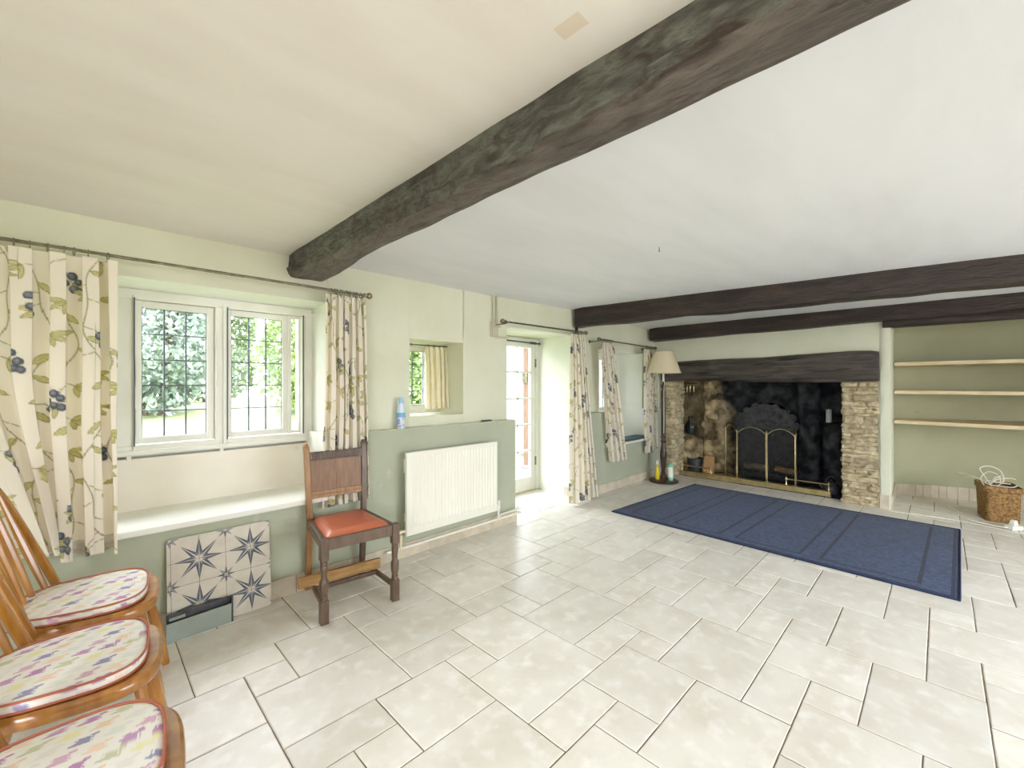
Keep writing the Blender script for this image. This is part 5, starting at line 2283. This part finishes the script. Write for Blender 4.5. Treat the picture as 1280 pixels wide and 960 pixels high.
# logs on the hearth
M_BARK = mat('split_firewood', (170, 136, 96), 0.85, (116, 88, 60), 14, stretch=(4, 1, 4), bump=0.5, bscale=30, bdist=0.01)
M_BARKD = mat('grey_firewood', (128, 118, 102), 0.85, (88, 78, 66), 14, bump=0.5, bscale=30, bdist=0.01)


def log(label, p0, p1, r, mt, seed):
    p0, p1 = Vector(p0), Vector(p1)
    mb = MB()
    n = 12
    d = (p1 - p0)
    pts = [p0.lerp(p1, k / n) + mnoise.noise_vector(Vector((k * 0.4, seed, 0))) * 0.006 for k in range(n + 1)]
    mb.tube(pts, [r * (1 + 0.12 * mnoise.noise(Vector((k * 0.9, seed, 3)))) for k in range(n + 1)], 9)
    o = mb.build('log', mt, None, ((p0 + p1) / 2)[:], angle=50)
    return tag(o, label, 'log', 'firewood on the hearth')


gr = thing('fire_grate', 'low black iron grate on hearth behind the fire screen', 'grate', (6.32, 1.56, 0.006))
mb = MB()
for k in range(7):
    y = 1.26 + 0.1 * k
    mb.tube([(6.20, y, 0.16), (6.21, y, 0.115), (6.42, y, 0.115)], 0.008, 6)
for x in (6.215, 6.40):
    mb.tube([(x, 1.24, 0.105), (x, 1.88, 0.105)], 0.010, 8)
mb.build('grate_bars', M_IRON, gr, gr.location)
for x in (6.215, 6.40):
    for y in (1.27, 1.85):
        mb = MB()
        mb.tube([(x, y, 0.105), (x, y, 0.0065)], 0.010, 8)
        mb.build('leg', M_IRON, gr, gr.location)
log('pale split log behind right arched panel of fire screen', (6.26, 1.26, 0.166), (6.32, 1.50, 0.176), 0.042, M_BARK, 1)
log('grey log behind middle arched panel of fire screen', (6.28, 1.58, 0.172), (6.31, 1.86, 0.172), 0.048, M_BARKD, 2)

ke = thing('kettle', 'black iron kettle on hearth at right end of fender', 'kettle', (6.085, 0.885, 0.0065), R(100))
mb = MB()
mb.lathe([(0.055, 0.0), (0.072, 0.008), (0.084, 0.045), (0.082, 0.08), (0.062, 0.112), (0.044, 0.122), (0.044, 0.126)], n=24)
mb.build('kettle_body', M_IRON, ke)
mb = MB()
mb.lathe([(0.046, 0.126), (0.040, 0.134), (0.012, 0.140), (0.008, 0.148), (0.013, 0.156), (0.003, 0.164)], n=20)
mb.build('lid', M_IRON, ke)
mb = MB()
mb.tube([(0.07, 0, 0.055), (0.105, 0, 0.085), (0.12, 0, 0.12)], [0.018, 0.012, 0.008], 10)
mb.build('spout', M_IRON, ke)
mb = MB()
mb.tube([(0.055 * math.cos(a), 0, 0.115 + 0.085 * math.sin(a)) for a in [PI * k / 14 for k in range(15)]], 0.006, 8)
mb.build('handle', M_IRON, ke)

cd = MB()
cd.lathe([(0.028, 0.0), (0.030, 0.003), (0.030, 0.150), (0.026, 0.156), (0.006, 0.154)], n=20)
cd.tube([(0, 0, 0.153), (0.001, 0, 0.168)], 0.0015, 6)
o = cd.build('candle', mat('grey_white_wax', (196, 198, 196), 0.6), None)
o.location = (6.38, 0.952, 0.805)
tag(o, 'pale cylinder candle standing on stone ledge in dark hearth corner', 'candle')

# things in and below the niche on the left of the hearth
bd = MB()
bd.box(-0.012, 0.012, -0.065, 0.065, 0.0, 0.27)
o = bd.build('wooden_board', M_PLANK, None, smooth=False, bevel=0.003)
o.location = (6.06, 2.26, 0.0065)
o.rotation_euler = (R(6), R(10), R(20))
tag(o, 'small wooden board propped at left side of the hearth', 'board')
bk = thing('coal_bucket', 'dark grey metal bucket standing inside left stone jamb', 'bucket', (6.115, 2.452, 0.0065))
M_ZINC = mat('tarnished_zinc', (84, 90, 94), 0.5, (62, 66, 70), 12, metal=0.6)
mb = MB()
mb.lathe([(0.075, 0.0), (0.080, 0.004), (0.105, 0.215), (0.109, 0.218), (0.106, 0.222), (0.100, 0.216), (0.077, 0.008), (0.01, 0.008)], n=28)
mb.build('bucket_body', M_ZINC, bk)
mb = MB()
mb.tube([(0.108 * math.cos(a), 0.03 * math.sin(a), 0.205 + 0.06 * math.sin(a)) for a in [PI * k / 14 for k in range(15)]], 0.004, 8)
mb.build('handle', M_ZINC, bk)

hk = [('long iron tongs hanging in hearth niche, first from stone jamb', 2.60, 0.50), ('long iron poker hanging in hearth niche, second from stone jamb', 2.555, 0.55), ('long brass handled shovel hanging in hearth niche', 2.505, 0.60)]
rl_ = thing('hanging_rail', 'iron rail under the lintel inside left of hearth', 'rail', (6.22, 2.80, 1.28))
mb = MB()
mb.tube([(6.20, 2.45, 1.28), (6.20, 2.935, 1.28)], 0.006, 8)
mb.build('rail_bar', M_IRON, rl_, rl_.location)
for y in (2.60, 2.555, 2.505):
    mb = MB()
    mb.tube([(6.20, y, 1.28), (6.19, y, 1.268), (6.198, y, 1.258)], 0.0025, 6)
    mb.build('hook', M_IRON, rl_, rl_.location)
M_TOOL = mat('rusty_tool_iron', (112, 96, 78), 0.5, (74, 62, 50), 20, metal=0.5)
for i, (lb, y, l) in enumerate(hk):
    nm = ('fire_tongs', 'fire_poker', 'fire_shovel')[i]
    t_ = thing(nm, lb, 'fire tool', (6.20, y, 1.26 - l), 0)
    mb = MB()
    if i == 0:
        for s in (-1, 1):
            mb.tube([(0, s * 0.006, l - 0.01), (0, s * 0.020, l * 0.6), (0, s * 0.014, 0.02), (0, s * 0.004, 0)], 0.0045, 6)
    else:
        mb.tube([(0, 0, l - 0.01), (0, 0, 0.12 if i == 2 else 0.0)], 0.0048, 6)
        if i == 1:
            mb.tube([(0, 0, 0.06), (0, 0.03, 0.04), (0, 0.035, 0.02)], 0.004, 6)
    mb.build('shaft', M_TOOL, t_)
    mb = MB()
    mb.lathe([(0.004, l - 0.11), (0.009, l - 0.10), (0.007, l - 0.06), (0.010, l - 0.03), (0.005, l - 0.012)], (0, 0, 0), 10)
    mb.tube([(0.0, 0.010 * math.cos(a), l + 0.002 + 0.010 * math.sin(a)) for a in [2 * PI * k / 12 for k in range(12)]], 0.002, 6, closed=True)
    mb.build('handle', M_BRASS, t_)
    if i == 2:
        mb = MB()
        mb.hexa([(0.0, -0.035, 0.0), (0.006, -0.035, 0.0), (0.006, 0.035, 0.0), (0.0, 0.035, 0.0)], [(-0.006, -0.028, 0.12), (0.0, -0.028, 0.12), (0.0, 0.028, 0.12), (-0.006, 0.028, 0.12)])
        mb.build('blade', M_TOOL, t_, smooth=False)
jg = thing('stoneware_jug', 'dark green glazed jug standing on ledge of hearth niche', 'jug', (6.34, 2.60, 0.532))
M_JUG = mat('dark_green_glaze', (44, 54, 48), 0.25)
mb = MB()
mb.lathe([(0.05, 0.0), (0.062, 0.01), (0.078, 0.08), (0.076, 0.14), (0.05, 0.20), (0.036, 0.23), (0.040, 0.26), (0.036, 0.258), (0.032, 0.23), (0.02, 0.22)], n=24)
mb.build('jug_body', M_JUG, jg)
mb = MB()
mb.tube([(-0.03, -0.036, 0.245), (-0.055, -0.06, 0.25), (-0.075, -0.075, 0.20), (-0.055, -0.055, 0.13)], 0.009, 8)
mb.build('handle', M_JUG, jg)

# ------------------------------------------------------------------ alcove shelves
SH = [('upper', 1.485, 'top pine shelf in the sage alcove'), ('mid', 1.182, 'middle pine shelf in the sage alcove'), ('low', 0.862, 'bottom pine shelf in the sage alcove')]
for i, (_, z, lb) in enumerate(SH):
    fx = 6.09
    back = [(x - 0.004, y) for x, y in arc if y > -1.6 and y < 0.33]
    poly = [(fx + 0.12, 0.352), (6.60, 0.352)] + back + [(6.95, -1.75), (fx - 0.04, -1.75)]
    mb = MB()
    mb.prism(poly, z - 0.018, z + 0.018, lambda a, b, h: (a, b, h))
    o = mb.build('pine_shelf', M_SHELF, None, (6.4, -0.6, z), smooth=False, bevel=0.002)
    tag(o, lb, 'shelf', 'alcove shelves')

# ------------------------------------------------------------------ wicker basket, cables, adaptor
M_WICK = mat('brown_wicker', (162, 124, 72), 0.6, (104, 74, 40), 55, lo=0.4, hi=0.62, spec=0.4)
wb_ = thing('wicker_basket', 'brown wicker basket full of white cable on alcove floor', 'basket', (6.085, -0.385, 0.0), R(8))
bw, bd_, bh = 0.118, 0.165, 0.325     # half width (y), half depth (x), height


def rrect(hx, hy, r, n=8):
    out = []
    for (cx, cy, a0) in ((hx - r, hy - r, 0), (-hx + r, hy - r, 90), (-hx + r, -hy + r, 180), (hx - r, -hy + r, 270)):
        for k in range(n):
            a = R(a0 + 90 * k / (n - 1))
            out.append((cx + r * math.cos(a), cy + r * math.sin(a)))
    # refine long sides
    res = []
    k = len(out)
    for i in range(k):
        a, b = out[i], out[(i + 1) % k]
        d = math.hypot(b[0] - a[0], b[1] - a[1])
        m = max(1, int(d / 0.012))
        for j in range(m):
            res.append((a[0] + (b[0] - a[0]) * j / m, a[1] + (b[1] - a[1]) * j / m))
    return res


core = MB()
o0 = rrect(bd_ * 0.90, bw * 0.90, 0.03)
k = len(o0)
rows = 24
vs, fs = [], []
for i in range(rows + 1):
    z = 0.002 + (bh - 0.005) * i / rows
    s = 1.0 + 0.10 * i / rows
    for j, (x, y) in enumerate(o0):
        l = math.hypot(x, y)
        w = 0.0075 * math.sin(j * PI / 2 + (PI if i % 2 else 0))
        vs.append((x * s + x / l * w, y * s + y / l * w, z))
for i in range(rows):
    for j in range(k):
        fs.append((i * k + j, i * k + (j + 1) % k, (i + 1) * k + (j + 1) % k, (i + 1) * k + j))
fs.append(tuple(reversed(range(k))))
core.add(vs, fs)
core.build('woven_body', M_WICK, wb_, angle=70)
rim = MB()
o1 = rrect(bd_ * 1.04, bw * 1.06, 0.034)
k = len(o1)
vs, fs = [], []
for i, (z, s) in enumerate(((bh - 0.05, 0.985), (bh - 0.045, 1.02), (bh - 0.03, 1.005), (bh - 0.015, 1.02), (bh, 1.01), (bh + 0.003, 0.97), (bh - 0.02, 0.95))):
    for j, (x, y) in enumerate(o1):
        w = 0.003 * math.sin(j * PI / 2 + (PI if i % 2 else 0))
        l = math.hypot(x, y)
        vs.append((x * s + x / l * w, y * s + y / l * w, z))
for i in range(6):
    for j in range(k):
        fs.append((i * k + j, i * k + (j + 1) % k, (i + 1) * k + (j + 1) % k, (i + 1) * k + j))
rim.add(vs, fs)
rim.build('rim_band', M_WICK, wb_, angle=70)


def bez(pts, n=40):
    """smooth line through points"""
    pts = [Vector(p) for p in pts]
    out = []
    for i in range(len(pts) - 1):
        p0 = pts[max(0, i - 1)]
        p1, p2 = pts[i], pts[i + 1]
        p3 = pts[min(len(pts) - 1, i + 2)]
        for k in range(n):
            t = k / n
            out.append(0.5 * ((2 * p1) + (-p0 + p2) * t + (2 * p0 - 5 * p1 + 4 * p2 - p3) * t * t + (-p0 + 3 * p1 - 3 * p2 + p3) * t ** 3))
    out.append(pts[-1])
    return out


cw_ = MB()
zt = bh
for c in (
    [(5.98, -0.36, zt - 0.05), (6.02, -0.30, zt + 0.07), (6.05, -0.27, zt + 0.14), (6.08, -0.33, zt + 0.165), (6.08, -0.40, zt + 0.13), (6.05, -0.42, zt + 0.05), (6.04, -0.38, zt - 0.01)],
    [(6.10, -0.30, zt - 0.03), (6.13, -0.28, zt + 0.04), (6.16, -0.33, zt + 0.10), (6.14, -0.39, zt + 0.08), (6.10, -0.40, zt + 0.02), (6.06, -0.33, zt + 0.03), (6.0, -0.30, zt + 0.02)],
    [(6.14, -0.17, zt + 0.03), (6.05, -0.25, zt + 0.045), (5.96, -0.32, zt + 0.012), (5.94, -0.40, zt + 0.006), (5.96, -0.47, zt + 0.008), (6.02, -0.50, zt + 0.02)],
    [(5.99, -0.33, zt + 0.005), (6.06, -0.38, zt + 0.05), (6.13, -0.46, zt + 0.06), (6.17, -0.50, zt + 0.05)],
    [(6.22, -0.13, zt + 0.055), (6.15, -0.21, zt + 0.05), (6.05, -0.30, zt + 0.03), (6.0, -0.40, zt + 0.03), (6.05, -0.46, zt + 0.02)],
    [(6.04, -0.33, zt), (6.02, -0.36, zt + 0.06), (6.04, -0.40, zt + 0.09), (6.08, -0.37, zt + 0.07), (6.05, -0.34, zt + 0.02)],
):
    cw_.tube(bez(c, 10), 0.0045, 6)
o = cw_.build('cable_bundle', M_CABLE, None, (6.07, -0.36, 0.30))
tag(o, 'loose loops of white cable heaped in top of wicker basket', 'cable')
cz = MB()
cz.tube(bez([(5.865, 0.72, 0.004), (5.80, 0.60, 0.004), (5.72, 0.42, 0.004), (5.69, 0.32, 0.004), (5.72, 0.10, 0.004), (5.73, -0.10, 0.004), (5.68, -0.30, 0.004), (5.60, -0.50, 0.004), (5.55, -0.75, 0.004), (5.5, -1.2, 0.004)], 14), 0.0042, 8)
o = cz.build('floor_cable', M_CABLE, None, (5.7, 0.1, 0))
tag(o, 'white cable trailing along floor from hearth past the alcove', 'cable')
cz = MB()
cz.tube(bez([(6.30, -0.06, 0.02), (6.22, -0.10, 0.006), (6.08, -0.17, 0.004), (5.96, -0.26, 0.005), (5.88, -0.31, 0.004)], 14), 0.0042, 8)
o = cz.build('floor_cable', M_CABLE, None, (6.1, -0.18, 0))
tag(o, 'short white cable curling around left foot of wicker basket', 'cable')
ad = thing('plug_adaptor', 'white plug adaptor lying on floor right of wicker basket', 'adaptor', (5.735, -0.455, 0), R(-38))
mb = MB()
mb.box(-0.055, 0.055, -0.032, 0.032, 0.0, 0.038)
mb.build('adaptor_body', M_PLASTIC, ad, smooth=False, bevel=0.006)
mb = MB()
mb.hexa([(-0.025, -0.022, 0.038), (0.025, -0.022, 0.038), (0.025, 0.022, 0.038), (-0.025, 0.022, 0.038)], [(-0.016, -0.015, 0.082), (0.016, -0.015, 0.082), (0.016, 0.015, 0.082), (-0.016, 0.015, 0.082)])
mb.build('plug', M_PLASTIC, ad, smooth=False, bevel=0.005)
mb = MB()
mb.tube(bez([(-0.05, 0, 0.02), (-0.10, 0.03, 0.02), (-0.17, 0.12, 0.03), (-0.20, 0.19, 0.04)], 10), 0.0042, 8)
mb.build('lead', M_CABLE, ad)

# ------------------------------------------------------------------ ceiling hook
hb = MB()
HX, HY = 2.423, 1.183
hb.tube([(HX, HY, 2.10), (HX, HY, 2.075), (HX + .006, HY, 2.066), (HX, HY, 2.058), (HX - .006, HY, 2.064)], 0.002, 6)
o = hb.build('ceiling_hook', M_IRON, None, (HX, HY, 2.085))
tag(o, 'tiny dark hook in the white ceiling between the beams', 'hook')

# ------------------------------------------------------------------ garden
M_LAWN = mat('lawn_grass', (104, 114, 74), 0.9, (124, 134, 90), 3, bump=0.6, bscale=60, bdist=0.03)
gm = MB()


def lawn(u, v):
    x = -6 + 26 * u
    y = 3.52 + 14 * v
    z = -0.06 + 0.95 * smooth(y, 3.8, 9.5) * (1 - 0.85 * smooth(x, 5.0, 8.0)) + 0.02 * mnoise.noise(Vector((x, y, 0)))
    return (x, y, z)


gm.grid(lawn, 80, 60)
struct(gm.build('ground', M_LAWN))
M_PATH = mat('pale_paving', (128, 126, 122), 0.8, (112, 110, 106), 4)
pm = MB()
pm.box(2.6, 14.0, 3.56, 5.0, -0.05, -0.012)
pm.box(5.2, 22.0, 5.0, 22.0, -0.05, 0.10)
struct(pm.build('terrace', M_PATH, smooth=False))

gm = MB()
gm.box(-14, 22, -16, -3.32, -0.2, -0.1)
gm.box(-14, -1.92, -3.32, 16, -0.2, -0.1)
struct(gm.build('terrace_rear', mat('worn_gravel', (150, 142, 128), 0.9, (128, 120, 106), 6), smooth=False))
LEAFM = [mat('leaf_green', c, 0.5, c2, 6, transl=0.3) for c, c2 in (((104, 122, 84), (130, 146, 104)), ((122, 144, 88), (146, 166, 108)), ((114, 128, 116), (140, 154, 142)))]
M_TWIG = mat('shrub_stem', (84, 70, 54), 0.9)


def shrub(label, x, y, z, rx, ry, h, nl, ls, mt, seed):
    q = random.Random(seed)
    t_ = thing('garden_shrub', label, 'shrub', (x, y, z), 0, 'shrubs in the garden')
    mb = MB()
    for _ in range(nl):
        # points in a lumpy shell
        while True:
            a = q.uniform(0, 2 * PI)
            b = q.uniform(-0.98, 1.0)
            c = max(0, 1 - abs(b) ** 5) ** 0.5 if b < 0 else math.sqrt(max(0, 1 - b * b))
            rad = q.uniform(0.55, 1.0) ** 0.5
            p = Vector((rx * c * math.cos(a) * rad, ry * c * math.sin(a) * rad, h * 0.5 + h * 0.5 * b * rad))
            lump = 0.75 + 0.5 * mnoise.noise(Vector((p.x * 1.3, p.y * 1.3 + seed, p.z * 1.3)))
            p.x *= min(1.15, lump + 0.2)
            p.y *= min(1.15, lump + 0.2)
            if p.z > 0.02:
                break
        d = Vector((q.gauss(0, 1), q.gauss(0, 1), q.gauss(0.2, 0.8))).normalized()
        s = d.orthogonal().normalized()
        s.rotate(Matrix.Rotation(q.uniform(0, 6.28), 3, d))
        l = ls * q.uniform(0.6, 1.3)
        w = l * 0.28
        n_ = d.cross(s).normalized()
        vs = [p, p + d * l * 0.5 + s * w + n_ * l * 0.06, p + d * l, p + d * l * 0.5 - s * w + n_ * l * 0.06]
        mb.add(vs, [(0, 1, 2), (0, 2, 3)])
    me_o = mb.build('foliage', mt, t_, smooth=False)
    st = MB()
    for k in range(7):
        a = q.uniform(0, 6.28)
        st.tube([(0.1 * math.cos(a), 0.1 * math.sin(a), -0.05), (0.3 * rx * math.cos(a), 0.3 * ry * math.sin(a), h * 0.4), (0.6 * rx * math.cos(a), 0.6 * ry * math.sin(a), h * 0.75)], [0.03, 0.02, 0.008], 6)
    st.build('stems', M_TWIG, t_)
    return t_


SHR = [('bushy green shrub behind left light of big window', -1.50, 8.2, 0.80, 0.75, 3.3, 0), ('grey green shrub behind middle light of big window', 0.75, 8.5, 0.85, 0.75, 3.3, 2),
       ('bright green shrub behind right light of big window', 2.95, 8.0, 0.80, 0.75, 3.5, 1), ('tall green shrub farther back in gap between two window shrubs', 1.90, 11.0, 0.95, 0.75, 3.2, 0),
       ('green shrub filling left of the little window', 4.95, 7.4, 0.72, 0.6, 3.0, 1), ('grey green shrub filling right of little window', 6.6, 8.6, 0.78, 0.7, 3.0, 2)]
for i, (lb, x, y, rx, ry, h, mi) in enumerate(SHR):
    shrub(lb, x, y, lawn((x + 6) / 26, (y - 3.52) / 14)[2] - 0.03, rx, ry, h, 10000, 0.115, LEAFM[mi], 40 + i)
gw = MB()
gw.box(7.6, 15.0, 9.2, 9.6, 0.0, 2.9)  # wall added to block the bright horizon sky behind the door
struct(gw.build('sky_block_wall', mat('sky_block_grey', (126, 126, 124), 0.9, (112, 112, 108), 2), smooth=False))
pr_ = MB()
pr_.box(2.55, 5.05, 3.56, 4.62, 2.42, 2.50)  # unseen roof over the post, added to cut sky light at the door
struct(pr_.build('added_porch_roof', M_PATH, smooth=False))
po = thing('porch_post', 'brown timber porch post standing outside the glazed door', 'post', (4.80, 4.45, -0.012))
mb = MB()
mb.box(-0.055, 0.055, -0.055, 0.055, 0.02, 2.4)
mb.build('post_shaft', mat('porch_brown_timber', (120, 92, 76), 0.7, (98, 74, 60), 8, stretch=(5, 5, 1)), po, smooth=False, bevel=0.006)
mb = MB()
mb.box(-0.08, 0.08, -0.08, 0.08, 0.0, 0.05)
mb.build('post_foot', M_PATH, po, smooth=False, bevel=0.006)
mb = MB()
mb.box(-0.09, -0.055, -0.04, 0.04, 1.30, 1.46)
mb.build('lantern_box', M_STEEL, po, smooth=False, bevel=0.004)
